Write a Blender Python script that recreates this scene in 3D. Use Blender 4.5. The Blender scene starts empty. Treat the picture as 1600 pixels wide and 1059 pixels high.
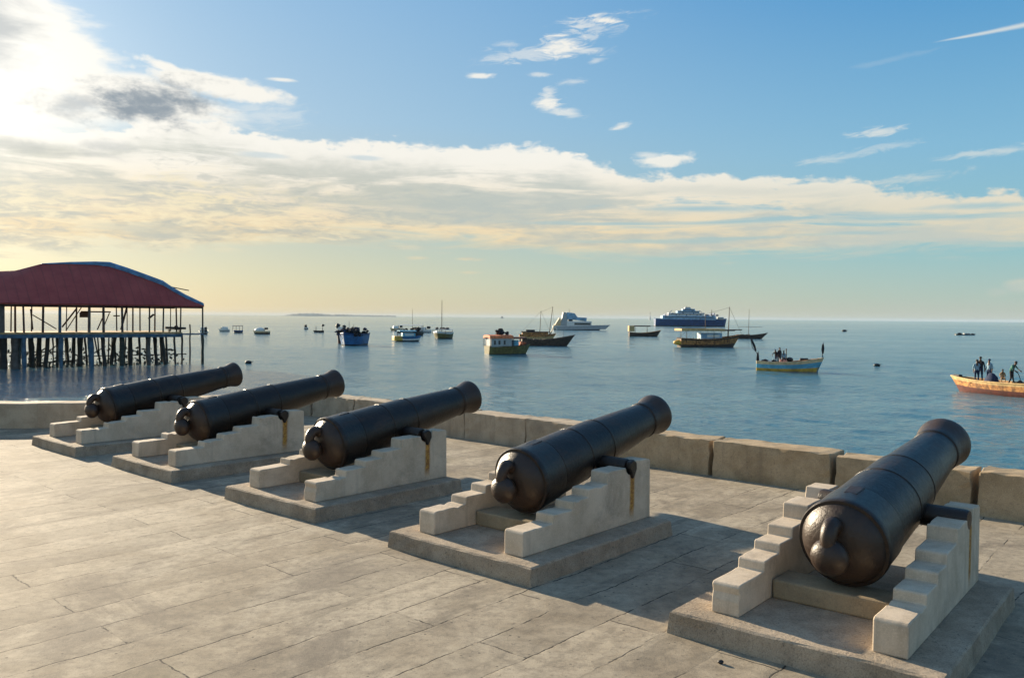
import bpy, bmesh, math, random
import numpy as np
from mathutils import Vector, Matrix
random.seed(7)
R = math.radians
scene = bpy.context.scene
C = scene.collection

# ------------------------------------------------------------------ camera
FPX = 1311.8                       # focal length in pixels of a 1600 px wide picture
EYE = 2.0                          # eye above the terrace
SEA = -3.0                         # water level
def hz(x): return 487.1 + 0.0092 * x
def at(x, y, d, z=None):           # world point seen at pixel (x, y) at distance d
    return Vector(((x - 800) / FPX * d, d, EYE - (y - hz(x)) / FPX * d))
def sea_at(x, y):                  # point of the water seen at a pixel
    d = (EYE - SEA) * FPX / (y - hz(x))
    return Vector(((x - 800) / FPX * d, d, SEA))

cam = bpy.data.cameras.new('camera')
cam.sensor_width = 36; cam.lens = 36 * FPX / 1600
cam.clip_start = 0.05; cam.clip_end = 60000
co = bpy.data.objects.new('camera', cam); C.objects.link(co)
co.location = (0, 0, EYE)
PITCH, ROLL = 0.026, 0.0092
co.rotation_mode = 'QUATERNION'
co.rotation_quaternion = (Matrix.Rotation(math.pi/2 - PITCH, 4, 'X') @ Matrix.Rotation(ROLL, 4, 'Z')).to_quaternion()
scene.camera = co
scene.render.resolution_x = 1024; scene.render.resolution_y = 677

# ------------------------------------------------------------------ sun, exposure
SUN_AZ, SUN_EL = R(-43.0), R(14.0)         # azimuth from +Y, negative = to the left
sv = Vector((math.sin(SUN_AZ)*math.cos(SUN_EL), math.cos(SUN_AZ)*math.cos(SUN_EL), math.sin(SUN_EL)))
sl = bpy.data.lights.new('sun', 'SUN'); sl.energy = 4.3; sl.angle = R(0.6); sl.color = (1.0, 0.83, 0.60)
so = bpy.data.objects.new('sun', sl); C.objects.link(so)
so.rotation_euler = sv.to_track_quat('Z', 'Y').to_euler(); so.location = (-20, 20, 20)
scene.view_settings.view_transform = 'Standard'; scene.view_settings.look = 'None'
scene.view_settings.exposure = 1.5; scene.view_settings.gamma = 1
STR = 0.1
K = 1 / (STR * 2 ** scene.view_settings.exposure)

# ------------------------------------------------------------------ node helper
class G:
    def __init__(s, nt): s.nt = nt; s.N = nt.nodes; s.L = nt.links
    def node(s, t, **kw):
        n = s.N.new(t)
        for k, v in kw.items(): setattr(n, k, v)
        return n
    def put(s, sock, v):
        if hasattr(v, 'is_linked') or isinstance(v, bpy.types.NodeSocket): s.L.new(v, sock)
        elif v is not None: sock.default_value = v
    def m(s, op, a, b=None, c=None, clamp=False):
        n = s.node('ShaderNodeMath', operation=op, use_clamp=clamp)
        s.put(n.inputs[0], a)
        if b is not None: s.put(n.inputs[1], b)
        if c is not None: s.put(n.inputs[2], c)
        return n.outputs[0]
    def v(s, op, a, b=None):
        n = s.node('ShaderNodeVectorMath', operation=op); s.put(n.inputs[0], a)
        if b is not None: s.put(n.inputs[1], b)
        return n.outputs['Value'] if op in ('LENGTH', 'DOT_PRODUCT', 'DISTANCE') else n.outputs[0]
    def sm(s, x, lo, hi, to0=0.0, to1=1.0):       # smoothstep
        n = s.node('ShaderNodeMapRange', interpolation_type='SMOOTHSTEP')
        s.put(n.inputs[0], x)
        for i, q in zip((1, 2, 3, 4), (lo, hi, to0, to1)): s.put(n.inputs[i], q)
        return n.outputs[0]
    def noise(s, vec, scale, detail=4, rough=0.55, dist=0.0, dim='3D', w=None):
        n = s.node('ShaderNodeTexNoise', noise_dimensions=dim)
        if vec is not None: s.put(n.inputs['Vector'], vec)
        n.inputs['Scale'].default_value = scale; n.inputs['Detail'].default_value = detail
        n.inputs['Roughness'].default_value = rough; n.inputs['Distortion'].default_value = dist
        return n.outputs['Fac']
    def mix(s, f, a, b, bt='MIX'):
        n = s.node('ShaderNodeMix', data_type='RGBA', blend_type=bt)
        s.put(n.inputs[0], f)
        s.put(n.inputs[6], (*a, 1) if isinstance(a, tuple) and len(a) == 3 else a)
        s.put(n.inputs[7], (*b, 1) if isinstance(b, tuple) and len(b) == 3 else b)
        return n.outputs[2]
    def comb(s, x, y, z=0.0):
        n = s.node('ShaderNodeCombineXYZ')
        for i, q in enumerate((x, y, z)): s.put(n.inputs[i], q)
        return n.outputs[0]
    def sep(s, v):
        n = s.node('ShaderNodeSeparateXYZ'); s.put(n.inputs[0], v); return n.outputs
    def mapping(s, vec, loc=(0,0,0), rot=(0,0,0), scale=(1,1,1)):
        n = s.node('ShaderNodeMapping'); s.put(n.inputs[0], vec)
        n.inputs[1].default_value = loc; n.inputs[2].default_value = rot; n.inputs[3].default_value = scale
        return n.outputs[0]
    def ramp(s, x, stops):
        n = s.node('ShaderNodeValToRGB'); s.put(n.inputs[0], x); e = n.color_ramp.elements
        while len(e) < len(stops): e.new(0.5)
        for i, (p, c) in enumerate(stops): e[i].position = p; e[i].color = (*c, 1)
        return n.outputs[0]
    def curve(s, x, pts):
        n = s.node('ShaderNodeFloatCurve'); s.put(n.inputs[1], x); c = n.mapping.curves[0]
        while len(c.points) < len(pts): c.points.new(0.5, 0.5)
        for i, p in enumerate(pts): c.points[i].location = p; c.points[i].handle_type = 'AUTO'
        n.mapping.update(); return n.outputs[0]

def lin(r, g, b):
    f = lambda c: c/12.92 if c <= .04045 else ((c+.055)/1.055)**2.4
    return (f(r/255), f(g/255), f(b/255))

# ------------------------------------------------------------------ sky
w = bpy.data.worlds.new('World'); scene.world = w; w.use_nodes = True
nt = w.node_tree; nt.nodes.clear(); g = G(nt)
def sky_dir(x, y):                 # picture position -> azimuth, elevation in degrees
    a = math.atan((x - 800) / FPX)
    return math.degrees(a), math.degrees(math.atan((hz(x) - y) / FPX * math.cos(a)))
geo = g.node('ShaderNodeTexCoord').outputs['Generated']
dx, dy, dz = g.sep(geo)[:3]
az = g.m('MULTIPLY', g.m('ARCTAN2', dx, dy), 57.29578)
el = g.m('MULTIPLY', g.m('ARCSINE', dz), 57.29578)
nish = g.node('ShaderNodeTexSky', sky_type='NISHITA', sun_disc=False)
nish.sun_elevation = SUN_EL; nish.sun_rotation = SUN_AZ
nish.air_density = 1.0; nish.dust_density = 1.0; nish.ozone_density = 1.5
t_el = g.m('DIVIDE', g.m('MAXIMUM', el, 0.0), 60.0, clamp=True)
EL = lambda y: sky_dir(800, y)[1] / 60
left = g.ramp(t_el, [(0, lin(208,196,162)), (EL(440), lin(200,200,172)), (EL(380), lin(186,194,180)), (EL(200), lin(160,194,218)), (EL(0), lin(140,184,220)), (1, lin(122,148,178))])
right = g.ramp(t_el, [(0, lin(190,194,182)), (EL(460), lin(172,194,186)), (EL(400), lin(146,192,198)), (EL(250), lin(128,184,214)), (EL(0), lin(72,150,206)), (1, lin(98,130,172))])
grad = g.mix(g.sm(az, -22, 34), left, right)
ns = g.mix(1.0, nish.outputs[0], (0.62, 0.62, 0.62), 'MULTIPLY')
gradk = g.mix(1.0, grad, (K, K, K), 'MULTIPLY')
base = g.mix(0.92, ns, gradk)
# cloud fields
zz = g.m('ADD', g.m('MAXIMUM', dz, 0.0), 0.10)
plane = g.comb(g.m('DIVIDE', dx, zz), g.m('DIVIDE', dy, zz), 0.0)
ae = g.comb(g.m('MULTIPLY', az, 0.045), g.m('MULTIPLY', el, 0.16), 0.0)
ae2 = g.comb(g.m('MULTIPLY', az, 0.03), g.m('MULTIPLY', el, 0.28), 3.0)
nP = g.noise(plane, 1.6, 9, 0.62, 0.4)
nB = g.noise(ae, 4.2, 8, 0.6, 0.3)
nS = g.noise(ae2, 2.6, 8, 0.62, 0.8)        # long streaks
nF = g.noise(g.comb(g.m('MULTIPLY', az, 0.12), g.m('MULTIPLY', el, 0.30), 7.0), 3.4, 8, 0.62, 0.5)
skew = g.m('SUBTRACT', el, g.m('MULTIPLY', az, 0.10))
nW = g.noise(g.comb(g.m('MULTIPLY', az, 0.30), g.m('MULTIPLY', skew, 1.15), 5.0), 1.9, 10, 0.68, 0.9)
azn = g.m('DIVIDE', g.m('ADD', az, 60.0), 120.0, clamp=True)
def edge(pts):
    q = [((a + 60) / 120, e / 45) for a, e in (sky_dir(x, y) for x, y in pts)]
    q = [(0.0, q[0][1])] + q + [(1.0, q[-1][1])]
    return g.m('MULTIPLY', g.curve(azn, q), 45.0)
top = edge([(-200,140), (0,185), (150,200), (250,178), (330,182), (400,206), (480,217), (640,222), (800,230), (900,238), (960,262), (1080,272), (1200,277), (1330,279), (1390,296), (1600,304), (1750,312)])
bot = edge([(-200,386), (0,388), (200,388), (400,384), (640,380), (800,392), (960,400), (1200,398), (1400,386), (1600,384), (1750,380)])
nE = g.noise(g.comb(g.m('MULTIPLY', az, 0.22), g.m('MULTIPLY', el, 0.42), 1.0), 3.0, 8, 0.6, 0.2)
dt = g.m('ADD', g.m('ADD', g.m('SUBTRACT', top, el), g.m('MULTIPLY', g.m('SUBTRACT', nB, 0.5), 2.0)), g.m('MULTIPLY', g.m('SUBTRACT', nE, 0.5), 1.6))
db = g.m('ADD', g.m('SUBTRACT', el, bot), g.m('MULTIPLY', g.m('SUBTRACT', nS, 0.5), 5.0))
band = g.m('MULTIPLY', g.sm(dt, -0.05, 0.42), g.sm(db, -0.5, 0.9))
thick = g.m('SUBTRACT', 1.0, g.m('MULTIPLY', g.sm(az, -12, 14), g.m('MULTIPLY', g.sm(dt, 1.0, 2.2), .72)))
gap = g.sm(g.m('ADD', nS, g.m('MULTIPLY', thick, 0.22)), 0.40, 0.55)
band = g.m('MULTIPLY', band, g.m('ADD', g.m('MULTIPLY', gap, 0.92), 0.08))
dens = g.m('MULTIPLY', band, 0.95)
def blob(x, y, rx, ry, soft=0.5, rot=0.0, noise=None, amp=1.3, power=1.0):
    a0, e0 = sky_dir(x, y); s = 57.3 / FPX
    u = g.m('SUBTRACT', az, a0); v_ = g.m('SUBTRACT', el, e0)
    c, sn = math.cos(rot), math.sin(rot)
    uu = g.m('DIVIDE', g.m('ADD', g.m('MULTIPLY', u, c), g.m('MULTIPLY', v_, sn)), rx * s)
    vv = g.m('DIVIDE', g.m('SUBTRACT', g.m('MULTIPLY', v_, c), g.m('MULTIPLY', u, sn)), ry * s)
    d = g.m('SQRT', g.m('ADD', g.m('MULTIPLY', uu, uu), g.m('MULTIPLY', vv, vv)))
    d = g.m('ADD', d, g.m('MULTIPLY', g.m('SUBTRACT', 0.5, noise), amp * 2))
    return g.m('MULTIPLY', g.sm(d, 1.0, 1.0 - soft), power)
cut = None
for a in [(1090,326,150,8,.8,-.02,nS,1.6,.8), (1180,345,200,7,.9,.03,nS,1.8,.75), (940,350,170,5,.9,-.02,nS,1.6,.75), (1400,340,170,9,.9,-.02,nS,1.7,.75), (1000,377,150,5,.9,.0,nS,1.6,.7),
          (1150,372,120,4,.9,.02,nS,1.6,.6), (410,243,40,5,.9,0,nS,1.2,.5), (570,247,26,4,.9,0,nS,1.0,.5), (1560,320,120,7,1,0,nS,1.5,.7), (1300,365,110,4,1,0,nS,1.5,.5)]:
    b_ = blob(*a); cut = b_ if cut is None else g.m('MAXIMUM', cut, b_)
dens = g.m('MULTIPLY', dens, g.m('SUBTRACT', 1.0, cut))
def add(d, b): return g.m('MAXIMUM', d, b)
for a in [(20,40,100,80,.5,.0,nB,.8,.90), (105,95,140,62,.6,-.35,nB,.9,.9), (20,160,200,60,.7,0,nB,.5,.95),
          (200,150,190,46,.5,-.1,nB,.6,.95), (340,137,130,20,.5,-.10,nE,.6,.95), (270,112,62,9,.6,-.25,nE,.8,.9),
          (440,127,28,4,.8,0,nW,.5,.8), (410,180,80,26,1,0,nW,1.2,.35), (480,250,60,12,1,0,nW,1,.3),
          (938,36,50,9,.9,-.08,nW,1.7,.9), (905,42,46,14,1,.1,nW,2.0,.6), (872,76,50,19,.9,.1,nW,1.6,.9), (905,82,48,9,1,.0,nW,1.4,.6), (820,88,80,16,1,.1,nW,1.8,.45), (930,50,66,20,1,.3,nW,2.0,.4),
          (745,121,30,6,.8,.0,nW,1.0,.85), (838,119,24,5,.9,0,nW,1.2,.5), (790,73,28,6,1,0,nW,1.2,.35), (890,130,30,6,1,.1,nW,1.3,.4), (925,98,20,5,1,.1,nW,1.2,.4),
          (854,148,17,11,.9,0,nW,1.4,.65), (852,163,26,12,.9,0,nW,1.3,.9), (882,178,36,9,1,-.2,nW,1.3,.6), (967,199,24,7,.9,.3,nW,1.1,.7),
          (1040,250,60,12,.6,.10,nE,.9,.9), (1010,243,32,5,.9,0,nW,1.0,.6), (420,262,40,6,1,0,nW,1,.3),
          (1365,207,40,9,.9,.05,nW,1.5,.7), (1340,238,100,8,1,.14,nW,1.9,.32), (1285,250,48,8,1,.05,nW,1.4,.4), (1535,239,75,7,1,.05,nW,1.3,.5), (1380,97,80,5,1,.12,nW,1.3,.10),
          (1420,280,80,9,1,.08,nW,1.4,.45), (735,404,28,4,.9,0,nW,.8,.6), (650,402,24,4,.9,0,nW,.9,.4), (730,425,30,3,1,0,nW,.9,.3), (1500,335,70,6,1,.03,nW,1.2,.4),
          (1590,445,24,14,.7,.2,nE,.5,.55), (1560,455,22,8,.9,.0,nE,.7,.35)]:
    dens = add(dens, blob(*a))
# contrail, widening to the right
a0, e0 = sky_dir(1440, 71); a1, e1 = sky_dir(1605, 40)
tt = g.m('DIVIDE', g.m('SUBTRACT', az, a0), a1 - a0)
ce = g.m('ADD', g.m('ADD', g.m('MULTIPLY', tt, e1 - e0), e0), g.m('MULTIPLY', g.m('SUBTRACT', nF, .5), .1))
dist = g.m('ABSOLUTE', g.m('SUBTRACT', el, ce))
wd = g.m('ADD', g.m('MULTIPLY', g.m('MAXIMUM', tt, 0.0), 0.20), 0.05)
con = g.m('MULTIPLY', g.sm(dist, wd, 0.0), g.sm(tt, 0.0, 0.35))
dens = add(dens, g.m('MULTIPLY', con, 0.7))
# cloud colour
shade = g.m('ADD', g.m('MULTIPLY', nS, 0.6), g.m('MULTIPLY', nP, 0.4))
low = g.sm(el, sky_dir(800, 240)[1], sky_dir(800, 385)[1])
ccol = g.mix(low, lin(250,246,236), lin(240,218,176))
core = g.m('MULTIPLY', g.sm(shade, 0.43, 0.56), g.sm(dt, 0.6, 2.6))
ccol = g.mix(g.m('MULTIPLY', core, 0.72), ccol, g.mix(g.sm(az, -30, 25), lin(186,190,180), lin(178,192,190)))
rightish = g.sm(az, 2, 26)
ccol = g.mix(g.m('MULTIPLY', rightish, 0.35), ccol, lin(196,208,204))
# grey clouds in front of the glow
grey = blob(232,162,122,42,.95,.10,nE,1.0,1.0)
grey = add(grey, g.m('MULTIPLY', blob(125,163,85,28,1,.1,nE,1.0,1.0), .55))
grey = add(grey, g.m('MULTIPLY', blob(0,40,62,66,1,.3,nB,1.0,1.0), .6))
grey = add(grey, g.m('MULTIPLY', blob(60,232,150,14,1,-.05,nF,1.0,1.0), .35))
grey = add(grey, g.m('MULTIPLY', blob(170,230,60,12,1,.0,nF,1.0,1.0), .3))
nPf = g.noise(g.comb(g.m('MULTIPLY', az, 0.20), g.m('MULTIPLY', el, 0.75), 2.0), 2.6, 8, 0.65, 0.5)
puff = g.m('MULTIPLY', g.sm(nPf, .46, .62), g.m('MULTIPLY', g.sm(dt, 2.5, 5.0), g.sm(az, 6, -14, .25, .7)))
ccol = g.mix(puff, ccol, g.mix(g.sm(az, -30, 20), lin(252,236,196), lin(240,222,186)))
dimp = g.m('MULTIPLY', g.sm(nPf, .48, .34), g.m('MULTIPLY', g.sm(dt, 1.6, 3.4), g.sm(az, 10, -10, .2, .5)))
ccol = g.mix(dimp, ccol, lin(176,182,178))
gm = blob(700, 322, 330, 42, 1.0, -.02, nS, .9, .75)
gm = g.m('MAXIMUM', gm, blob(230, 358, 170, 15, 1.0, 0, nS, .9, .8))
gm = g.m('MAXIMUM', gm, blob(60, 235, 110, 14, 1.0, -.05, nS, .8, .6))
gm = g.m('MAXIMUM', gm, blob(1150, 300, 240, 16, 1.0, -.03, nS, .9, .35))
ccol = g.mix(gm, ccol, g.mix(g.sm(az, -30, 10), lin(196,196,180), lin(182,194,192)))
ccolk = g.mix(1.0, ccol, (K, K, K), 'MULTIPLY')
col = g.mix(g.m('MINIMUM', dens, 1.0), base, ccolk)
# the glow round the veiled sun
ga, ge = sky_dir(-75, 135)
gd = Vector((math.sin(R(ga))*math.cos(R(ge)), math.cos(R(ga))*math.cos(R(ge)), math.sin(R(ge))))
ang = g.m('MULTIPLY', g.m('ARCCOSINE', g.m('MINIMUM', g.v('DOT_PRODUCT', geo, tuple(gd)), 0.99999)), 57.29578)
glow = g.m('MULTIPLY', g.m('POWER', 2.718, g.m('DIVIDE', ang, -5.4)), 0.52)
gc = g.mix(1.0, (K*1.0, K*0.93, K*0.80), g.comb(glow, glow, glow), 'MULTIPLY')
col = g.mix(1.0, col, gc, 'ADD')
col = g.mix(g.m('MULTIPLY', grey, 0.92), col, tuple(K*c for c in lin(138,152,164)))
bg = g.node('ShaderNodeBackground'); g.L.new(col, bg.inputs[0]); bg.inputs[1].default_value = STR
out = g.node('ShaderNodeOutputWorld'); g.L.new(bg.outputs[0], out.inputs[0])

# ------------------------------------------------------------------ mesh helpers
class MB:
    def __init__(s): s.b = bmesh.new()
    def face(s, vs, mi=0):
        try: f = s.b.faces.new(vs); f.material_index = mi; return f
        except ValueError: return None
    def box(s, c, d, rot=None, mi=0, taper=1.0):
        c = Vector(c); vs = []
        for z in (-.5, .5):
            k = taper if z > 0 else 1
            for x, y in ((-.5,-.5),(.5,-.5),(.5,.5),(-.5,.5)):
                p = Vector((x*d[0]*k, y*d[1]*k, z*d[2]))
                if rot is not None: p = rot @ p
                vs.append(s.b.verts.new(c + p))
        for f in ((3,2,1,0),(4,5,6,7),(0,1,5,4),(1,2,6,5),(2,3,7,6),(3,0,4,7)): s.face([vs[i] for i in f], mi)
        return s
    def tube(s, pts, r, n=8, mi=0, cap=True):
        pts = [Vector(p) for p in pts]; r = r if isinstance(r, (list, tuple)) else [r]*len(pts)
        rings = []; ref = None
        for i, p in enumerate(pts):
            d = (pts[min(i+1, len(pts)-1)] - pts[max(i-1, 0)]).normalized()
            if ref is None: ref = d.orthogonal().normalized()
            a = (ref - d * ref.dot(d)).normalized(); ref = a; b_ = d.cross(a)
            rings.append([s.b.verts.new(p + r[i]*(math.cos(t)*a + math.sin(t)*b_)) for t in (2*math.pi*k/n for k in range(n))])
        for A, B in zip(rings, rings[1:]):
            for k in range(n): s.face([A[k], A[(k+1) % n], B[(k+1) % n], B[k]], mi)
        if cap: s.face(rings[0][::-1], mi); s.face(rings[-1], mi)
        return s
    def lathe(s, prof, n=48, axis='Y', c=(0,0,0), mi=0, capends=True):
        rings = []; c = Vector(c)
        for t, r in prof:
            ring = []
            for k in range(n):
                a = 2*math.pi*k/n; u, v_ = r*math.cos(a), r*math.sin(a)
                ring.append(s.b.verts.new(c + (Vector((u, t, v_)) if axis == 'Y' else Vector((t, u, v_)) if axis == 'X' else Vector((u, v_, t)))))
            rings.append(ring)
        for A, B in zip(rings, rings[1:]):
            for k in range(n): s.face([A[k], A[(k+1) % n], B[(k+1) % n], B[k]], mi)
        if capends: s.face(rings[0], mi); s.face(rings[-1][::-1], mi)
        return s
    def prism(s, poly, lo, hi, plane='YZ', mi=0):
        def P(a, b_, c): return {'YZ': (c, a, b_), 'XY': (a, b_, c), 'XZ': (a, c, b_)}[plane]
        A = [s.b.verts.new(P(a, b_, lo)) for a, b_ in poly]; B = [s.b.verts.new(P(a, b_, hi)) for a, b_ in poly]
        n = len(poly)
        for k in range(n): s.face([A[k], A[(k+1) % n], B[(k+1) % n], B[k]], mi)
        s.face(A[::-1], mi); s.face(B, mi)
        return s
    def ball(s, c, r, sc=(1,1,1), seg=12, mi=0, jit=0):
        rr = bmesh.ops.create_icosphere(s.b, subdivisions=2 if seg < 16 else 3, radius=r)
        for v_ in rr['verts']:
            k = 1 + random.uniform(-jit, jit)
            v_.co = Vector((v_.co.x*sc[0]*k, v_.co.y*sc[1]*k, v_.co.z*sc[2]*k)) + Vector(c)
        for f in {f for v_ in rr['verts'] for f in v_.link_faces}: f.material_index = mi
        return s
    def build(s, name, mats, parent=None, smooth=None, bevel=0.0, seg=2):
        bmesh.ops.recalc_face_normals(s.b, faces=s.b.faces[:])
        me = bpy.data.meshes.new(name); s.b.to_mesh(me); s.b.free()
        for m_ in (mats if isinstance(mats, (list, tuple)) else [mats]): me.materials.append(m_)
        o = bpy.data.objects.new(name, me); C.objects.link(o)
        if parent: o.parent = parent
        if smooth is not None:
            for p in me.polygons: p.use_smooth = True
            try: me.set_sharp_from_angle(angle=R(smooth))
            except Exception: pass
        if bevel:
            b_ = o.modifiers.new('bevel', 'BEVEL'); b_.width = bevel; b_.segments = seg; b_.limit_method = 'ANGLE'; b_.angle_limit = R(35)
        return o
def tag(o, label=None, cat=None, group=None, kind=None):
    for k, v_ in (('label', label), ('category', cat), ('group', group), ('kind', kind)):
        if v_: o[k] = v_
    return o
def empty(name, loc, rz=0, label=None, cat=None, group=None):
    o = bpy.data.objects.new(name, None); C.objects.link(o); o.location = loc; o.rotation_euler = (0, 0, rz)
    o.empty_display_size = 0.2
    return tag(o, label, cat, group)
def copy_tree(o, parent=None):
    c = o.copy(); C.objects.link(c)
    if parent: c.parent = parent
    for ch in list(o.children): copy_tree(ch, c)
    return c

# ------------------------------------------------------------------ materials
def mat(name, fn, **kw):
    m_ = bpy.data.materials.new(name); m_.use_nodes = True; t = m_.node_tree
    p = t.nodes['Principled BSDF']; g = G(t); tc = g.node('ShaderNodeTexCoord'); g.obj = tc.outputs['Object']
    g.pos = g.node('ShaderNodeNewGeometry').outputs['Position']
    for k, v_ in kw.items():
        p.inputs[{'rough': 'Roughness', 'metal': 'Metallic', 'spec': 'Specular IOR Level', 'ior': 'IOR'}[k]].default_value = v_
    fn(g, p); return m_
def bump(g, p, h, strength=0.3, dist=0.01):
    b_ = g.node('ShaderNodeBump'); b_.inputs['Strength'].default_value = strength; b_.inputs['Distance'].default_value = dist
    g.L.new(h, b_.inputs['Height']); g.L.new(b_.outputs[0], p.inputs['Normal'])
def simple(name, c, var=0.25, scale=6, rough=0.7, metal=0, bs=0.2, bd=0.01, c2=None):
    def fn(g, p):
        n = g.noise(g.obj, scale, 6, 0.6); n2 = g.noise(g.obj, scale*5, 3, 0.6)
        a = tuple(x*(1-var) for x in c); b_ = c2 if c2 else tuple(min(1, x*(1+var)) for x in c)
        g.L.new(g.mix(g.sm(n, .35, .65), a, b_), p.inputs['Base Color'])
        bump(g, p, n2, bs, bd)
    return mat(name, fn, rough=rough, metal=metal)

def m_terrace(g, p):
    q = g.mapping(g.obj, rot=(0, 0, R(41.0 - 90)))          # long joints run along the gun axes
    wob = g.noise(g.obj, .9, 6, .65); wob2 = g.noise(g.obj, 7, 4, .6)
    wv = g.m('ADD', g.m('MULTIPLY', g.m('SUBTRACT', wob, .5), .16), g.m('MULTIPLY', g.m('SUBTRACT', wob2, .5), .022))
    q = g.v('ADD', q, g.comb(wv, wv, 0.0))
    br = g.node('ShaderNodeTexBrick', offset=0.37, squash=1.0)
    g.L.new(q, br.inputs['Vector'])
    br.inputs['Color1'].default_value = (0, 0, 0, 1); br.inputs['Color2'].default_value = (1, 1, 1, 1); br.inputs['Mortar'].default_value = (.5, .5, .5, 1)
    br.inputs['Scale'].default_value = 1; br.inputs['Mortar Size'].default_value = 0.0065; br.inputs['Mortar Smooth'].default_value = .4
    br.inputs['Brick Width'].default_value = 2.3; br.inputs['Row Height'].default_value = 0.39; br.inputs['Bias'].default_value = 0
    streak = g.noise(g.mapping(q, scale=(.5, 2.2, 1)), 1.4, 8, .68, .5)
    big = g.noise(g.obj, 0.33, 6, .65, .6); med = g.noise(g.obj, 2.2, 9, .70, .3); fine = g.noise(g.obj, 24, 8, .78)
    grit = g.noise(g.obj, 130, 3, .7); pat = g.noise(g.obj, .62, 10, .74, .8)
    jm = g.noise(g.obj, .75, 5, .7); jm2 = g.noise(g.obj, 3.0, 5, .7)
    joint = g.m('MULTIPLY', br.outputs['Fac'], g.m('MULTIPLY', g.sm(jm, .40, .50), g.sm(jm2, .40, .52)))
    c = g.mix(g.sm(med, .32, .68), (0.255, 0.208, 0.145), (0.415, 0.348, 0.252))
    c = g.mix(g.m('MULTIPLY', g.sm(big, .47, .56), .60), c, (0.475, 0.410, 0.308))
    tone = g.m('MULTIPLY', g.m('SUBTRACT', g.sep(br.outputs['Color'])[0], .5), .34)
    c = g.mix(1.0, c, g.comb(g.m('ADD', tone, 1), g.m('ADD', tone, 1), g.m('ADD', tone, 1)), 'MULTIPLY')
    c = g.mix(g.m('MULTIPLY', g.sm(pat, .50, .62), .62), c, (0.135, 0.112, 0.088))
    c = g.mix(g.m('MULTIPLY', g.sm(streak, .51, .66), .52), c, (0.135, 0.115, 0.085))
    c = g.mix(g.m('MULTIPLY', g.sm(g.noise(g.obj, .8, 6, .6), .56, .70), .25), c, (0.24, 0.205, 0.11))
    mot = g.sm(g.noise(g.obj, 11, 8, .75), .40, .66)
    c = g.mix(g.m('MULTIPLY', mot, .42), c, (0.10, 0.088, 0.070))
    c = g.mix(g.m('MULTIPLY', g.sm(fine, .53, .66), .62), c, (0.10, 0.085, 0.070))
    vo = g.node('ShaderNodeTexVoronoi'); g.L.new(g.obj, vo.inputs['Vector']); vo.inputs['Scale'].default_value = 14
    c = g.mix(g.m('MULTIPLY', g.m('MULTIPLY', g.sm(vo.outputs['Distance'], .16, .08), g.sm(g.noise(g.obj, 3.3, 3, .6), .50, .60)), .85), c, (0.06, 0.05, 0.04))
    c = g.mix(g.m('MULTIPLY', g.sm(grit, .52, .72), .45), c, (0.11, 0.095, 0.080))
    c = g.mix(g.m('MULTIPLY', g.sm(grit, .46, .30), .35), c, (0.48, 0.43, 0.36))
    c = g.mix(g.m('MULTIPLY', joint, .95), c, (0.025, 0.021, 0.018))
    c = g.mix(g.m('MULTIPLY', br.outputs['Fac'], .20), c, (0.08, 0.07, 0.055))
    g.L.new(c, p.inputs['Base Color'])
    h = g.m('SUBTRACT', g.m('ADD', g.m('MULTIPLY', fine, .3), g.m('ADD', g.m('MULTIPLY', grit, .14), g.m('MULTIPLY', med, .35))), g.m('MULTIPLY', joint, .8))
    bump(g, p, h, .6, .012)
M_terrace = mat('terrace_stone', m_terrace, rough=.85, spec=.3)

def stone(name, c1, c2, stain=(.12, .10, .08), st=.35, pit=.3, bs=.4, rust=False, moss=0):
    def fn(g, p):
        P = g.pos
        n = g.noise(P, 3.2, 7, .65, .3); f = g.noise(P, 32, 7, .76); f2 = g.noise(P, 110, 3, .7); s_ = g.noise(P, 1.4, 8, .7, .8)
        c = g.mix(g.sm(n, .33, .67), c1, c2)
        c = g.mix(g.m('MULTIPLY', g.sm(s_, .50, .72), st), c, stain)
        c = g.mix(g.m('MULTIPLY', g.sm(f, .55, .68), min(1, pit*1.2)), c, stain)
        c = g.mix(g.m('MULTIPLY', g.sm(f2, .50, .68), pit*.8), c, stain)
        c = g.mix(g.m('MULTIPLY', g.sm(f2, .46, .32), .35), c, tuple(min(1, q*1.35) for q in c2))
        ox, oy, oz = g.sep(g.obj)[:3]
        # dirt of the foot and runs down the face
        dr = g.noise(g.mapping(P, scale=(9, 9, .8)), 1, 5, .6)
        c = g.mix(g.m('MULTIPLY', g.sm(dr, .54, .72), .22), c, stain)
        if rust:
            wob = g.m('MULTIPLY', g.m('SUBTRACT', g.noise(g.obj, 6, 4, .6), .5), .03)
            d = g.m('ABSOLUTE', g.m('SUBTRACT', g.m('ADD', oy, wob), 1.70))
            line = g.m('MULTIPLY', g.sm(d, .052, .018), g.m('MULTIPLY', g.sm(oz, .62, .58), g.sm(oz, .15, .30)))
            side = g.sm(ox, 1.360, 1.370)
            c = g.mix(g.m('MULTIPLY', g.m('MULTIPLY', line, side), .9), c, g.mix(g.sm(f, .4, .6), (.22, .075, .010), (.50, .26, .03)))
        if moss: c = g.mix(g.m('MULTIPLY', g.sm(g.noise(P, 2.2, 6, .7), .5, .7), moss), c, (.10, .10, .045))
        g.L.new(c, p.inputs['Base Color'])
        bump(g, p, g.m('ADD', g.m('MULTIPLY', n, 1.2), g.m('MULTIPLY', f, .5)), bs, .012)
    return mat(name, fn, rough=.88, spec=.25)
M_wall = stone('cream_plaster', (.51, .415, .305), (.65, .545, .420), pit=.12, st=.4, rust=True, bs=.35)
M_plinth = stone('rough_concrete', (.285, .228, .165), (.430, .352, .262), st=.45, pit=.7, bs=1.0)
M_cross = stone('mossy_block', (.26, .20, .125), (.35, .28, .18), st=.45, moss=.5)
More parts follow.
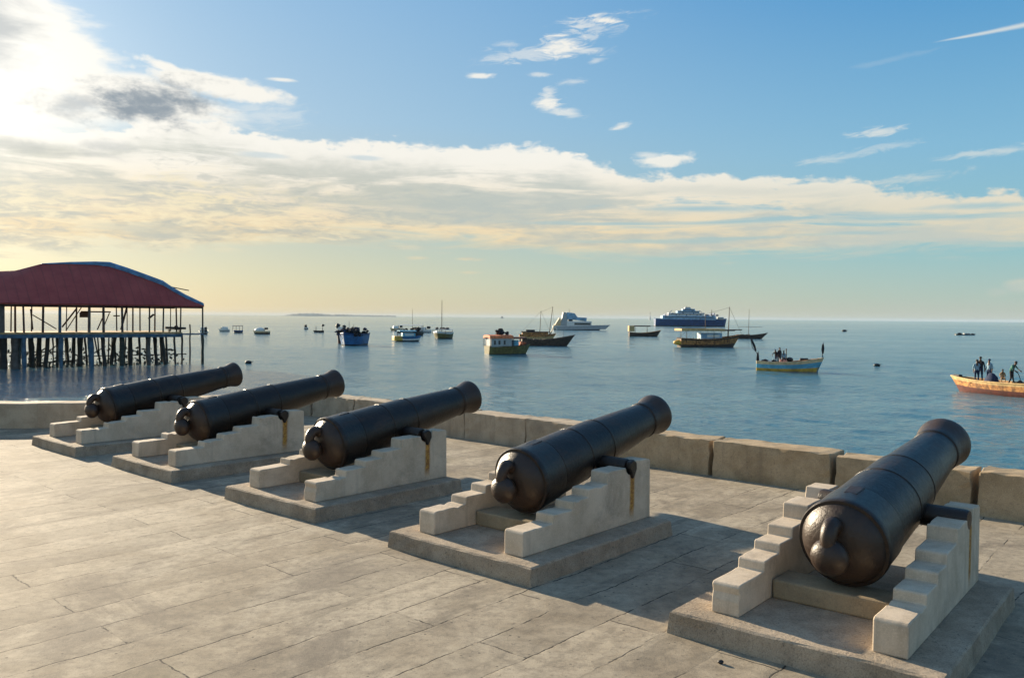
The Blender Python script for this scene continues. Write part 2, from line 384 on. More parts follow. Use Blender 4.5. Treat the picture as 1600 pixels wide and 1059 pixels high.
M_parapet = stone('parapet_stone', (.36, .262, .155), (.50, .378, .238), st=.55, pit=.5, bs=.7, moss=.25)
M_render = stone('parapet_render', (.37, .297, .212), (.48, .395, .288), st=.45, pit=.3, bs=.4)

def m_iron(g, p):
    rnd_ = g.m('MULTIPLY', g.node('ShaderNodeObjectInfo').outputs['Random'], 40.0); ov = g.v('ADD', g.obj, g.comb(rnd_, rnd_, rnd_))
    n = g.noise(ov, 3.5, 8, .7, .4); f = g.noise(ov, 30, 6, .7); s_ = g.noise(g.mapping(ov, scale=(4, 1, 4)), 2, 8, .7)
    c = g.mix(g.sm(n, .35, .68), (.008, .006, .0055), (.019, .013, .0105))
    c = g.mix(g.m('MULTIPLY', g.sm(s_, .50, .66), .7), c, (.045, .024, .014))
    c = g.mix(g.m('MULTIPLY', g.sm(f, .6, .76), .45), c, (.010, .009, .009))
    oy = g.sep(g.obj)[1]
    # bare rusty lip at the muzzle and brown breech
    c = g.mix(g.m('MULTIPLY', g.sm(g.m('ADD', oy, g.m('MULTIPLY', n, .2)), 2.04, 2.20), .5), c, (.060, .036, .024))
    c = g.mix(g.m('MULTIPLY', g.sm(oy, .0, -.04), .5), c, (.050, .030, .020))
    g.L.new(c, p.inputs['Base Color'])
    r = g.m('ADD', .09, g.m('MULTIPLY', g.m('ADD', f, g.m('MULTIPLY', s_, 1.2)), .27)); g.L.new(r, p.inputs['Roughness'])
    bump(g, p, g.m('ADD', g.m('MULTIPLY', n, 1.4), g.m('MULTIPLY', f, .8)), .8, .007)
M_iron = mat('painted_iron', m_iron, spec=.42)

def m_water(g, p):
    P = g.pos
    a = g.noise(g.mapping(P, rot=(0, 0, R(14)), scale=(1.2, 2.0, 1)), 3.2, 6, .6, .5)
    b_ = g.noise(g.mapping(P, rot=(0, 0, R(-20)), scale=(.5, .9, 1)), 1.0, 4, .58, .4)
    big = g.noise(g.mapping(P, rot=(0, 0, R(8)), scale=(.006, .03, 1)), 1.0, 4, .55, .6)
    g.L.new(g.sm(big, .36, .62, .13, .08), p.inputs['Roughness'])
    c = g.mix(g.sm(big, .35, .65), (.042, .145, .200), (.080, .195, .245)); g.L.new(c, p.inputs['Base Color'])
    h = g.m('ADD', g.m('MULTIPLY', a, .075), g.m('MULTIPLY', b_, .11))
    bump(g, p, h, 1.0, 1.0)
M_water = mat('sea_water', m_water, ior=1.33, spec=.6)

def m_roof(g, p):
    x = g.sep(g.obj)[0]; rib = g.sm(g.m('ABSOLUTE', g.m('SUBTRACT', g.m('FRACT', g.m('MULTIPLY', x, 1.25)), .5)), .44, .49)
    n = g.noise(g.obj, .5, 7, .65); st_ = g.noise(g.mapping(g.obj, scale=(3, .3, .3)), 1.0, 6, .65)
    c = g.mix(g.sm(n, .35, .65), (.30, .040, .036), (.38, .060, .050))
    c = g.mix(g.m('MULTIPLY', g.sm(st_, .54, .72), .45), c, (.16, .045, .03)); c = g.mix(g.m('MULTIPLY', rib, .45), c, (.12, .02, .02))  # shading of the ribs painted in as darker lines
    g.L.new(c, p.inputs['Base Color']); bump(g, p, g.m('ADD', rib, n), .5, .04)
M_roof = mat('red_roof_sheet', m_roof, rough=.7)
M_bluemetal = simple('faded_blue_paint', (.07, .20, .36), .3, 1.5, .55)
M_brownpost = simple('brown_timber_post', (.075, .045, .035), .4, 2, .8)
M_darkwood = simple('dark_wet_timber', (.022, .020, .018), .5, 2, .6)
M_bluepile = simple('blue_painted_pile', (.045, .10, .155), .35, 2, .65)
M_greenpile = simple('weedy_pile', (.030, .045, .035), .5, 4, .7, c2=(.06, .06, .045))
M_deck = simple('sandy_deck_boards', (.42, .27, .12), .25, 2, .8)
M_greyside = simple('grey_board', (.10, .085, .075), .3, 2, .8)
M_white = simple('white_boat_paint', (.72, .70, .65), .12, 3, .45)
M_cream = simple('cream_boat_paint', (.66, .48, .27), .18, 3, .5)
M_navy = simple('navy_hull_paint', (.004, .050, .17), .3, 1, .5)
M_blue = simple('mid_blue_hull_paint', (.015, .12, .30), .3, 2, .5)
M_sky = simple('pale_blue_hull_paint', (.12, .38, .52), .2, 2, .5)
M_teal = simple('teal_hull_paint', (.05, .20, .27), .3, 2, .55)
M_yel = simple('ochre_hull_paint', (.56, .34, .05), .3, 2, .6)
M_olive = simple('olive_hull_paint', (.14, .12, .035), .3, 2, .65)
M_orange = simple('orange_tarpaulin', (.70, .20, .08), .25, 3, .7)
M_wood = simple('brown_boat_timber', (.26, .11, .035), .45, 3, .7, c2=(.55, .25, .07))
M_dwood = simple('dark_boat_timber', (.055, .035, .025), .5, 3, .75)
M_redbrown = simple('red_brown_bottom_paint', (.075, .013, .008), .35, 3, .7)
M_tan = simple('tan_awning_cloth', (.50, .34, .15), .25, 3, .8)
M_black = simple('black_plastic_and_rubber', (.012, .012, .014), .4, 6, .5)
M_glass = simple('dark_window_glass', (.02, .03, .04), .2, 3, .15)
M_grey = simple('grey_superstructure_paint', (.36, .38, .38), .15, 2, .55)
M_lblue = simple('light_blue_superstructure', (.20, .36, .50), .3, .6, .5)
M_pink = simple('faded_pink_crate', (.52, .26, .22), .2, 5, .7)
M_skin = simple('brown_skin', (.10, .05, .03), .15, 10, .6)
M_hair = simple('black_hair', (.01, .008, .008), .2, 20, .6)
M_cdark = simple('black_cloth', (.014, .013, .018), .3, 8, .9)
M_cnavy = simple('navy_cloth', (.012, .025, .07), .3, 8, .9)
M_cblue = simple('pale_blue_cloth', (.22, .34, .42), .2, 8, .9)
M_cgreen = simple('green_cloth', (.05, .16, .12), .3, 8, .9)
M_ctan = simple('tan_cloth', (.34, .22, .11), .3, 8, .9)
M_island = simple('hazed_island_scrub', (.055, .085, .085), .4, .01, .9)  # scrub shifted towards blue, distance haze put into the base colour

# ------------------------------------------------------------------ the setting: sea, island, terrace
rs = [6.5]
while rs[-1] < 420: rs.append(rs[-1]*1.0052)
while rs[-1] < 14500: rs.append(rs[-1]*1.035)
rr_ = np.array(rs); NA = 1150; an = np.linspace(math.radians(-76), math.radians(76), NA)
X = rr_[:, None]*np.sin(an)[None, :]; Y = rr_[:, None]*np.cos(an)[None, :]; Dm = rr_[:, None]*np.ones((1, NA))
rng = np.random.default_rng(5); Hh = np.zeros_like(X)
step = np.gradient(rr_)[:, None]
for k in range(64):
    lam = 0.42*(26.0**(k/63.0)); th = math.radians(62) + rng.normal(0, .62); kk = 2*math.pi/lam
    slope = 0.060*(1.0 if lam < 1.5 else .60 if lam < 3 else .26); ph = rng.uniform(0, 6.28)
    env = .55 + .45*np.sin(X*kk*.093 + rng.uniform(0, 6)) * np.sin(Y*kk*.081 + rng.uniform(0, 6))
    wgt = np.clip((lam/step - 2.6)/2.5, 0, 1)
    p_ = kk*(X*math.cos(th) + Y*math.sin(th)) + ph
    Hh += wgt*env*slope/kk*(np.sin(p_) + .22*np.cos(2*p_))
patch = .72 + .28*np.sin(X*.043 + 1.3*np.sin(Y*.021) + 1) * np.sin(Y*.037 + 2)
Hh *= patch
V = np.stack([X, Y, SEA + Hh], -1).reshape(-1, 3).astype(np.float32)
nr = len(rs); idx = (np.arange(nr-1)[:, None]*NA + np.arange(NA-1)[None, :]).reshape(-1)
F4 = np.stack([idx, idx+NA, idx+NA+1, idx+1], -1).astype(np.int32)
me = bpy.data.meshes.new('sea'); me.vertices.add(len(V)); me.vertices.foreach_set('co', V.ravel())
me.loops.add(F4.size); me.loops.foreach_set('vertex_index', F4.ravel()); me.polygons.add(len(F4)); me.polygons.foreach_set('loop_start', np.arange(0, F4.size, 4, dtype=np.int32))
me.update(calc_edges=True); me.polygons.foreach_set('use_smooth', np.ones(len(F4), dtype=bool)); me.validate(); me.materials.append(M_water)
sea = bpy.data.objects.new('sea', me); C.objects.link(sea); tag(sea, kind='structure')

# island: low wooded ridge 6 km out
mb = MB(); D_ = 5200; prof = [(436,0),(446,1.6),(455,3.2),(470,4.4),(482,4.9),(497,4.4),(510,3.4),(520,2.6),(524,3.3),(540,3.2),(556,2.6),(575,2.4),(590,2.2),(608,2.2),(617,2.0),(620,0)]
pts = []
for (xa, ha), (xb, hb) in zip(prof, prof[1:]):
    for k in range(6):
        t = k/6; pts.append((xa + (xb-xa)*t, max(0, ha + (hb-ha)*t + random.uniform(-.25, .25)*(ha > 0))))
pts.append(prof[-1]); rows = []
for fr, dep in ((0, 0), (.75, 60), (1, 160), (.8, 320), (0, 460)):
    rows.append([mb.b.verts.new(((x-800)/FPX*D_*(1 + dep/D_), D_ + dep, SEA - .3 + h*D_/FPX*fr*random.uniform(.9, 1.05) + (0 if fr else 0))) for x, h in pts])
for A, B in zip(rows, rows[1:]):
    for k in range(len(A)-1): mb.face([A[k], A[k+1], B[k+1], B[k]])
tag(mb.build('island', M_island, smooth=60), kind='structure')

# terrace outline: sea edge under the parapet, then far behind and beside the camera
EX = Vector((math.cos(-.715), math.sin(-.715), 0)); EY = Vector((-EX.y, EX.x, 0))
P_line0 = Vector((3.698, 9.611, 0)); P_dir = (Vector((-2.956, 15.726, 0)) - P_line0).normalized(); P_out = Vector((-P_dir.y, P_dir.x, 0))
if P_out.y < 0: P_out = -P_out
TH = 0.44
def pl(s, t=0): return P_line0 + P_dir*s + P_out*t
corner_in = pl(10.45)
left_in = [corner_in, Vector((-5.25, 16.35, 0)), Vector((-6.1, 15.45, 0)), Vector((-7.0, 14.85, 0)), Vector((-8.2, 14.5, 0)), Vector((-9.6, 14.35, 0)), Vector((-13, 14.3, 0)), Vector((-19, 14.6, 0))]
def offset(path, d):
    o = []
    for i, p in enumerate(path):
        t = (path[min(i+1, len(path)-1)] - path[max(i-1, 0)]).normalized()
        n = Vector((-t.y, t.x, 0)); n = n if n.y > -0.2 and (n.y > 0 or n.x > 0) else -n
        o.append(p + n*d)
    return o
left_out = offset(left_in, TH); left_out[0] = corner_in + P_out*TH + P_dir*.25
edge_out = [pl(-16, TH + .06)] + [pl(10.45, TH + .06) + P_dir*.25] + [p + (p - q).normalized()*.06 for p, q in zip(left_out[1:], left_in[1:])]
poly = [(p.x, p.y) for p in edge_out] + [(-30, 14.9), (-30, -14), (30, -14), (30, -9)]
mb = MB(); mb.prism(poly, SEA - 1.5, 0.0, 'XY')
ter = mb.build('terrace', M_terrace); tag(ter, kind='structure')

# ------------------------------------------------------------------ parapet
def noisy_block(L, W, H, name, m_, seed, taper=.0):
    rnd = random.Random(seed); mb = MB(); nx, ny, nz = max(4, int(L/.12)), 4, 5
    grid = {}
    def P(i, j, k):
        key = (i, j, k)
        if key not in grid:
            x, y, z = i/nx, j/ny, k/nz
            p = Vector(((x-.5)*L, y*W, z*H))
            e = sum(1 for q, n in ((i, nx), (j, ny)) if q in (0, n)) + (k == nz)
            a = .004 if e < 2 else .012
            p += Vector((rnd.uniform(-a, a), rnd.uniform(-a, a), rnd.uniform(-a, a) if k else 0))
            grid[key] = mb.b.verts.new(p)
        return grid[key]
    for i in range(nx):
        for k in range(nz):
            mb.face([P(i,0,k), P(i+1,0,k), P(i+1,0,k+1), P(i,0,k+1)]); mb.face([P(i,ny,k), P(i+1,ny,k), P(i+1,ny,k+1), P(i,ny,k+1)])
        for j in range(ny): mb.face([P(i,j,nz), P(i+1,j,nz), P(i+1,j+1,nz), P(i,j+1,nz)])
    for j in range(ny):
        for k in range(nz):
            mb.face([P(0,j,k), P(0,j+1,k), P(0,j+1,k+1), P(0,j,k+1)]); mb.face([P(nx,j,k), P(nx,j+1,k), P(nx,j+1,k+1), P(nx,j,k+1)])
    o = mb.build(name, m_, None, None, .010, 2)
    return o
# block spans along the parapet line (s from the joint at pixel x=1300)
def s_of(x, y):
    d = EYE*FPX/(y - hz(x)); return (Vector(((x-800)/FPX*d, d, 0)) - P_line0).dot(P_dir)
cuts = [-7.9, -6.35, -4.75, -3.15, s_of(1523, 808), 0.0, s_of(1115, 743), s_of(1115, 743) + 1.62, s_of(835, 697.5), s_of(727, 685), s_of(727, 685) + 1.5, s_of(553, 659), 10.40]
labels = ['tan parapet block beyond the right edge of view, outermost', 'tan parapet block beyond the right edge of view, second from outermost', 'tan parapet block past the right edge of view',
          'weathered tan parapet block cut by the right edge of the photo', 'tan parapet block half hidden by the barrel of the nearest cannon',
          'long mossy tan parapet block just left of the nearest cannon barrel', 'tan parapet block between the second cannon muzzle and the long mossy block',
          'tan parapet block hidden behind the stepped cradle and barrel of the second nearest cannon', 'short stone parapet block right behind the barrel of the second nearest cannon',
          'cracked stone parapet block between the middle cannon muzzle and the next barrel', 'pale parapet block just left of the middle cannon muzzle',
          'pale parapet block mostly hidden behind the middle cannon barrel', ]
labels = labels[:11] + ['pale low parapet block behind the muzzle of the second cannon from the left']
Hs = [.45, .45, .45, .46, .44, .455, .45, .45, .44, .45, .44, .44]
for i, (a, b_) in enumerate(zip(cuts, cuts[1:])):
    if i < 2: continue
    gp = .035 if i < 7 else .012
    o = noisy_block(b_ - a - 2*gp, TH, Hs[i], 'parapet_block', M_parapet if i < 7 else M_render, 40 + i)
    c = pl((a + b_)/2); o.location = c + P_out*random.uniform(-.012, .012)
    o.rotation_euler = (0, 0, math.atan2(-P_dir.y, -P_dir.x) + random.uniform(-.006, .006))
    tag(o, labels[min(i, 11)] if i != 11 else labels[11], 'parapet block', 'stone blocks of the sea parapet')
    if i >= 9:    # mortar joint post closing the gap between rendered blocks
        pass
# rendered curved wall at the left
mb = MB(); segs = []
def sub(path, n=5):
    r = []
    for p, q in zip(path, path[1:]): r += [p.lerp(q, k/n) for k in range(n)]
    return r + [path[-1]]
Ai, Ao = sub([corner_in + P_dir*.0] + left_in[1:]), sub(left_out)
prev = None
for i, (a, b_) in enumerate(zip(Ai, Ao)):
    z = .43 + .006*math.sin(i*1.7)
    ring = [mb.b.verts.new((a.x, a.y, 0)), mb.b.verts.new((a.x, a.y, z)), mb.b.verts.new((b_.x, b_.y, z)), mb.b.verts.new((b_.x, b_.y, 0))]
    if prev:
        for k in range(3): mb.face([prev[k], prev[k+1], ring[k+1], ring[k]])
    else: mb.face(ring)
    prev = ring
mb.face(prev)
tag(mb.build('parapet_wall', M_render, bevel=.02), 'low smooth rendered grey wall curving behind the leftmost cannon', 'wall')

# pebble
mb = MB(); mb.ball((0, 0, .010), .015, (1.2, .8, .8), jit=.15)
o = mb.build('pebble', M_black, smooth=80); o.location = (1.23, 4.83, 0); tag(o, 'small dark pebble on the paving in front of the nearest plinth', 'pebble')

# ------------------------------------------------------------------ gun cradles
PW, PL, PH = 1.591, 2.024, 0.142
PADS = [(-7.236, 12.655, -.724), (-5.213, 10.941, -.722), (-3.093, 9.067, -.702), (-1.047, 7.222, -.715), (1.024, 5.305, -.690)]
which = ['leftmost', 'second from left', 'middle', 'second nearest', 'nearest']
def make_plinth(seed):
    rnd = random.Random(seed); mb = MB(); n = 14; m2 = 16
    def ring(z, inset, jit):
        pts = []
        for k in range(n): pts.append((PW*k/n, 0))
        for k in range(m2): pts.append((PW, PL*k/m2))
        for k in range(n): pts.append((PW*(1-k/n), PL))
        for k in range(m2): pts.append((0, PL*(1-k/m2)))
        o = []
        for x, y in pts:
            x2 = inset + x*(PW-2*inset)/PW; y2 = inset + y*(PL-2*inset)/PL
            o.append(mb.b.verts.new((x2 + rnd.uniform(-jit, jit), y2 + rnd.uniform(-jit, jit), z + rnd.uniform(-jit, jit)*.6*(z > 0.01))))
        return o
    rs = [ring(0, -.012, .004), ring(.07, -.004, .005), ring(PH - .012, 0, .004), ring(PH, .012, .003)]
    for A, B in zip(rs, rs[1:]):
        for k in range(len(A)): mb.face([A[k], A[(k+1) % len(A)], B[(k+1) % len(A)], B[k]])
    mb.face(rs[-1])
    return mb
def steps(seed):
    r = random.Random(seed); j = lambda: r.uniform(-.006, .006)
    z0 = PH
    p = [(.16, z0), (.163, .322), (.178, .338), (.545, .342 + j()), (.55, .398), (.562, .408), (.80, .410 + j()), (.806, .464), (.818, .474), (1.03, .476 + j()), (1.036, .533), (1.048, .543),
         (1.31, .546 + j()), (1.318, .640), (1.33, .650), (1.585, .652)]
    for k in range(7):
        a = math.pi*k/6; p.append((1.680 - .084*math.cos(a) , .655 - .075*math.sin(a)))
    p += [(1.775, .70), (1.97, .695 + j()), (2.005, .68), (2.012, z0)]
    q = []
    for a, b_ in zip(p, p[1:]):
        q.append(a); L_ = math.hypot(b_[0]-a[0], b_[1]-a[1]); n = int(L_/.045)
        nx, ny = -(b_[1]-a[1])/max(L_, 1e-6), (b_[0]-a[0])/max(L_, 1e-6)
        for k in range(1, n):
            t = k/n; e = r.uniform(-.002, .002) - (.012 if r.random() < .05 else 0); q.append((a[0] + (b_[0]-a[0])*t + nx*e, a[1] + (b_[1]-a[1])*t + ny*e))
    return q + [p[-1]]
def make_cradle(i):
    x, y, a = PADS[i]
    root = empty('gun_cradle', (x, y, 0), a, ['cream stepped stone cradle under the leftmost cannon, beside the curved wall', 'cream stepped stone cradle with rust run under the second cannon from the left',
        'cream stepped stone cradle with rust run and crumbling steps under the middle cannon', 'cream stepped stone cradle with yellow rust run under the second nearest cannon',
        'cream stepped stone cradle in the right foreground, open towards the camera'][i], 'gun cradle', 'stone cradles in a row on the terrace')
    pl_ = make_plinth(i + 3).build('plinth', M_plinth, root)
    for k, (u0, u1) in enumerate(((.205, .390), (1.185, 1.375))):
        mb = MB(); mb.prism(steps(10*i + k), u0, u1, 'YZ')
        o = mb.build('cradle_wall', M_wall, root, None, .009, 2)
    mb = MB(); mb.box((.7925, .80, PH + .064), (.793, .27, .128)); mb.build('cross_block', M_cross, root, None, .014, 2)
    if i < 4:      # iron cap square bent down over the outer face
        mb = MB(); mb.prism([(1.635, .70), (1.70, .72), (1.745, .69), (1.75, .63), (1.725, .585), (1.70, .545), (1.675, .55), (1.66, .60), (1.63, .64)], 1.345, 1.398, 'YZ'); mb.build('iron_strap', M_iron, root, 40, .012)
    return root
for i in range(5): make_cradle(i)

# ------------------------------------------------------------------ cannons
def make_cannon():
    root = empty('cannon', (0, 0, 0))
    prof = [(-.150, .052), (-.140, .085), (-.128, .135), (-.110, .178), (-.082, .217), (-.05, .245), (-.022, .262), (-.012, .268),
            (-.010, .289), (.0, .294), (.045, .294), (.055, .288), (.285, .284), (.296, .280), (.300, .270), (.308, .270), (.312, .274), (.72, .262),
            (.728, .256), (.742, .256), (.748, .262), (.765, .261), (.77, .255), (1.10, .243), (1.105, .237), (1.118, .237), (1.123, .243), (1.14, .242), (1.148, .230),
            (1.5, .208), (1.96, .176), (1.965, .183), (1.975, .186), (1.995, .186), (2.005, .178), (2.05, .178), (2.10, .184), (2.16, .199), (2.195, .208), (2.225, .211), (2.245, .207), (2.262, .192),
            (2.264, .085), (2.2, .080), (1.7, .078)]
    mb = MB(); mb.lathe(prof, 72); mb.build('barrel', M_iron, root, 32)
    mb = MB()          # button: neck, ball
    mb.lathe([(-.12, .066), (-.150, .060), (-.162, .066), (-.172, .092), (-.20, .112), (-.235, .119), (-.27, .109), (-.300, .078), (-.319, .034), (-.323, .004)], 32)
    mb.build('cascabel', M_iron, root, 60)
    mb = MB(); pts = []      # breeching loop standing over the neck
    for k in range(15):
        a = -.35 + (math.pi + .55)*k/14
        pts.append((0, -.165 + .082*math.cos(a), .075 + .110*math.sin(a)))
    mb.tube(pts, [.044 + .010*math.sin(math.pi*k/14) for k in range(15)], 14)
    mb.build('breeching_loop', M_iron, root, 60)
    for s_ in (-1, 1):
        mb = MB(); mb.lathe([(.18*s_, .078), (.490*s_, .076), (.512*s_, .068), (.515*s_, .01)], 28, 'X', (0, .905, -.098))
        mb.build('trunnion', M_iron, root, 40)
    mb = MB(); mb.prism([(-.045, .16), (.045, .16), (.05, .29), (-.05, .29)], .270, .2865, 'XY'); mb.build('vent_patch', M_iron, root, None, .006)
    return root
GUNS = [(.781, .77, .587, .174, .050), (.792, .77, .585, .178, .002), (.795, .77, .600, .166, -.014), (.835, .77, .580, .181, .004), (.822, .77, .564, .189, -.045)]
GL = ['black iron cannon farthest left, in front of the curved wall', 'black iron cannon second from the left with its muzzle over the parapet corner', 'middle black iron cannon of the row of five',
      'black iron cannon with brown muzzle, second nearest to the camera', 'huge black iron cannon at the right, nearest, showing its brown breech and knob']
cproto = make_cannon()
for i in range(5):
    o = cproto if i == 0 else copy_tree(cproto)
    u, v_, z, e, yw = GUNS[i]; x, y, a = PADS[i]
    o.location = (x + math.cos(a)*u - math.sin(a)*v_, y + math.sin(a)*u + math.cos(a)*v_, z)
    o.rotation_euler = (e, 0, a + yw)
    tag(o, GL[i], 'cannon', 'five old cannons on the terrace')

# ------------------------------------------------------------------ pier pavilion
PO = Vector((-31.0, 84.0, 0)); FX = Vector((.777, .629, 0)); FY = Vector((-.629, .777, 0))
def pav(x, y, t):      # picture position on the pavilion's vertical plane t metres behind the front -> local x, z
    k = (x - 800)/FPX; o = PO + FY*t
    s = (o.x - k*o.y)/(k*FX.y - FX.x); d = o.y + s*FX.y
    return s, EYE - (y - hz(x))/FPX*d
pv = empty('pier_pavilion', (PO.x, PO.y, SEA), math.atan2(FX.y, FX.x), 'long open pavilion with dark red roof standing on piles over the water', 'pavilion')
def Z(z): return z - SEA
EZ = Z(2.85)
ridge = [(-190,426,4.6), (-60,425,4.6), (0,423,4.6), (24,422,4.6), (40,418,4.6), (65,411.5,4.6), (110,411.5,4.6), (150,413,4.5), (172,416,4.2), (200,425,3.4), (228,435,2.6), (255,445,1.7), (268,453,1.1), (290,465,.5), (318,477.5,-.4)]
mb = MB(); rings = []; hip = []
for x, y, t in ridge:
    s, z = pav(x, y, t); z = Z(z); hip.append((s, t, z)); tb = 9.2 - t
    ez = EZ + .02*math.sin(s); zt = max(z, EZ + .06)
    ring = [(s, -.55, ez), (s, -.55 + (t+.55)*.35, ez + (zt-ez)*.40), (s, -.55 + (t+.55)*.7, ez + (zt-ez)*.76), (s, t, zt), (s, tb, zt),
            (s, tb + (9.75-tb)*.3, ez + (zt-ez)*.76), (s, tb + (9.75-tb)*.65, ez + (zt-ez)*.40), (s, 9.75, ez), (s, 9.7, ez-.12), (s, -.5, ez-.12)]
    rings.append([mb.b.verts.new(p) for p in ring])
for A, B in zip(rings, rings[1:]):
    for k in range(len(A)): mb.face([A[k], A[(k+1) % len(A)], B[(k+1) % len(A)], B[k]])
mb.face(rings[0]); mb.face(rings[-1])
mb.build('roof', M_roof, pv, 30)
mb = MB(); prev = None
for i, (s, t, z) in enumerate(hip[5:]):
    k = min(1, i/3); h = .06 + .42*k*(1 - .35*max(0, i-6)/3); q = [(s, t-.12, z-.02), (s, t-.12, z+h*.6), (s+.03, t+.2, z+h), (s, t+.3, z-.02)]
    ring = [mb.b.verts.new(p) for p in q]
    if prev:
        for k in range(4): mb.face([prev[k], prev[(k+1) % 4], ring[(k+1) % 4], ring[k]])
    else: mb.face(ring)
    prev = ring
mb.face(prev); mb.build('hip_flashing', M_bluemetal, pv)
XL = hip[0][0]
mb = MB(); mb.box((XL/2 - 1.2, 4.6, Z(.13)), (-XL - 1.4, 9.0, .12)); mb.build('deck', M_deck, pv)
mb = MB(); mb.box((XL/2 - 1.1, .02, Z(-.10)), (-XL - 1.8, .16, .32)); mb.box((XL/2 - 1.1, 9.1, Z(-.10)), (-XL - 1.8, .16, .32))
mb.box((XL*.28 + 0, .02, Z(.0)), (XL*.56*-1, .14, .1))
mb.build('edge_beam', M_bluepile, pv)
mb = MB(); mb.box((XL/2 - 1.3, -.02, Z(.165)), (-XL - 1.8, .10, .17)); mb.build('sunlit_strip_board', M_deck, pv)  # added board, stands in for the sunlit strip along the deck edge
mb = MB(); mb.box((-1.1, .5, Z(.02)), (2.4, 1.2, .13)); mb.build('landing_stage', M_bluepile, pv)
mb = MB(); mb.box((XL/2, .1, EZ-.2), (-XL + .2, .14, .16)); mb.box((XL/2, 9.1, EZ-.2), (-XL + .2, .14, .16)); mb.build('eave_beam', M_brownpost, pv)
for x, w_, t, m_ in [(36.5,3.4,.2,M_brownpost),(24,3.6,3.5,M_brownpost),(18,2.5,6,M_darkwood),(50,2.5,7,M_darkwood),(68,4,.2,M_brownpost),(94,5,.1,M_bluepile),(104.5,2,8,M_darkwood),(120,3.2,4.5,M_darkwood),(140,5,.2,M_greyside),
                     (162,4.6,.2,M_brownpost),(182,2.5,8,M_darkwood),(191,4.2,.2,M_darkwood),(199,2,8.6,M_darkwood),(208,3,3.5,M_darkwood),(219,2.8,7,M_darkwood),(234,3,.2,M_darkwood),(242.5,3,4.5,M_brownpost),
                     (256,3,.2,M_darkwood),(267,2,8,M_darkwood),(275.5,3.2,4.5,M_brownpost),(283,2.8,.2,M_darkwood),(317,3.2,.1,M_greenpile),(-14,4,.2,M_brownpost),(-40,4,.2,M_brownpost),(-70,4,.2,M_brownpost),(-110,4,.2,M_brownpost)]:
    s, _ = pav(x, 500, t); r = w_*.0585/2*.9
    mb = MB(); mb.tube([(s + random.uniform(-.06, .06), t + .1, Z(.15)), (s, t + .1, EZ - .12)], [r, r*.9], 8); mb.build('post', m_, pv, 40)
for x, w_, t, ln, m_ in [(5,11,1,0,M_darkwood),(24,12,.6,0,M_greyside),(31,4,6,0,M_bluepile),(37.5,7,.1,0,M_bluepile),(50,8.5,2.5,.2,M_darkwood),(61,8,3.5,-.1,M_darkwood),(72,6.5,1.2,-.4,M_darkwood),(83,2.6,6,0,M_darkwood),(90,4.5,2,0,M_darkwood),
                         (95.5,6.6,.1,0,M_bluepile),(106,4.4,5,.2,M_darkwood),(114,3.2,3,0,M_darkwood),(125,8,2,0,M_darkwood),(126,4,6,0,M_darkwood),(135,3.4,4,.3,M_darkwood),(143,9,.4,.15,M_bluepile),(154,2.6,5,.9,M_darkwood),(163,6.4,1,.3,M_darkwood),
                         (176,6,3,-.6,M_darkwood),(180,4,7,.3,M_greenpile),(191,8,.5,0,M_greenpile),(204,7.5,2,0,M_darkwood),(219,4.2,4,.1,M_darkwood),(232,7.4,.6,.1,M_greyside),(244,6.2,2,.25,M_darkwood),(257,5.5,1,.45,M_darkwood),(274,3.4,.4,.15,M_darkwood),
                         (285,3.6,.8,0,M_darkwood),(297.5,2.6,.2,0,M_greyside),(317,5,.1,0,M_greenpile),(-14,7,.1,0,M_bluepile),(-30,8,2,0,M_darkwood),(-50,8,.2,.2,M_bluepile),(-75,9,1,0,M_darkwood),(-105,8,.2,0,M_bluepile)]:
    s, _ = pav(x, 540, t); r = w_*.0585/2
    mb = MB(); n = 7; top_ = Z(-.02) if x != 297.5 else Z(1.0)
    mb.tube([(s + ln*.5*(1-2*k/n) + random.uniform(-.03, .03), t + .15, -1.2 + (top_ + 1.2)*k/n) for k in range(n+1)], [r*random.uniform(.85, 1.12) for k in range(n+1)], 9)
    mb.build('pile', m_, pv, 50)
for k in range(26):     # back rows
    s = -1.6 - k*.95 + random.uniform(-.2, .2); t = 5.5 + 3*random.random(); r = random.uniform(.06, .15)
    mb = MB(); mb.tube([(s + random.uniform(-.3, .3), t, -1.2), (s, t, Z(-.02))], [r, r*.8], 7); mb.build('pile', M_darkwood, pv, 50)
def bar(x0, y0, x1, y1, t, r, name='brace', m_=None):
    a = pav(x0, y0, t); b_ = pav(x1, y1, t)
    mb = MB(); mb.tube([(a[0], t, Z(a[1])), (b_[0], t, Z(b_[1]))], r, 7); mb.build(name, m_ or M_darkwood, pv, 40)
for a in [(48,482,51,514,5,.07), (51,491,88,513,5,.05), (119,482,97,510,6,.08), (128,478,104,514,6,.05), (160,496,152,514,4,.06), (171,488,160,514,6,.05), (126,486,173,486.5,6,.07), (198,480,189,514,5,.1), (182,494,182,514,6,.06), (177,492.5,187,492.5,6,.06),
          (232,497,240,490,2,.1), (258,511,290,512,3,.12), (45,560,75,540,3,.06), (60,566,120,562,3,.07), (130,560,165,540,3,.05), (150,572,200,556,4,.06), (170,536,196,570,3,.05), (205,545,250,566,5,.05), (110,548,150,572,5,.05), (100,530,60,560,6,.05),
          (120,556,290,552,7,.05), (10,550,110,548,7,.06)]: bar(*a)
mb = MB(); s, z = pav(132, 491, 6); mb.box((s, 6, Z(z)), (.9, .08, .5)); mb.build('hanging_board', M_darkwood, pv)
mb = MB(); s, z = pav(272, 510, 3); mb.box((s, 3, Z(.42)), (1.3, .5, .06)); mb.box((s-.5, 3, Z(.28)), (.06, .4, .3)); mb.box((s+.5, 3, Z(.28)), (.06, .4, .3)); mb.ball((s+.2, 3, Z(.62)), .24, (1, .8, .9), jit=.2); mb.build('bench', M_darkwood, pv)
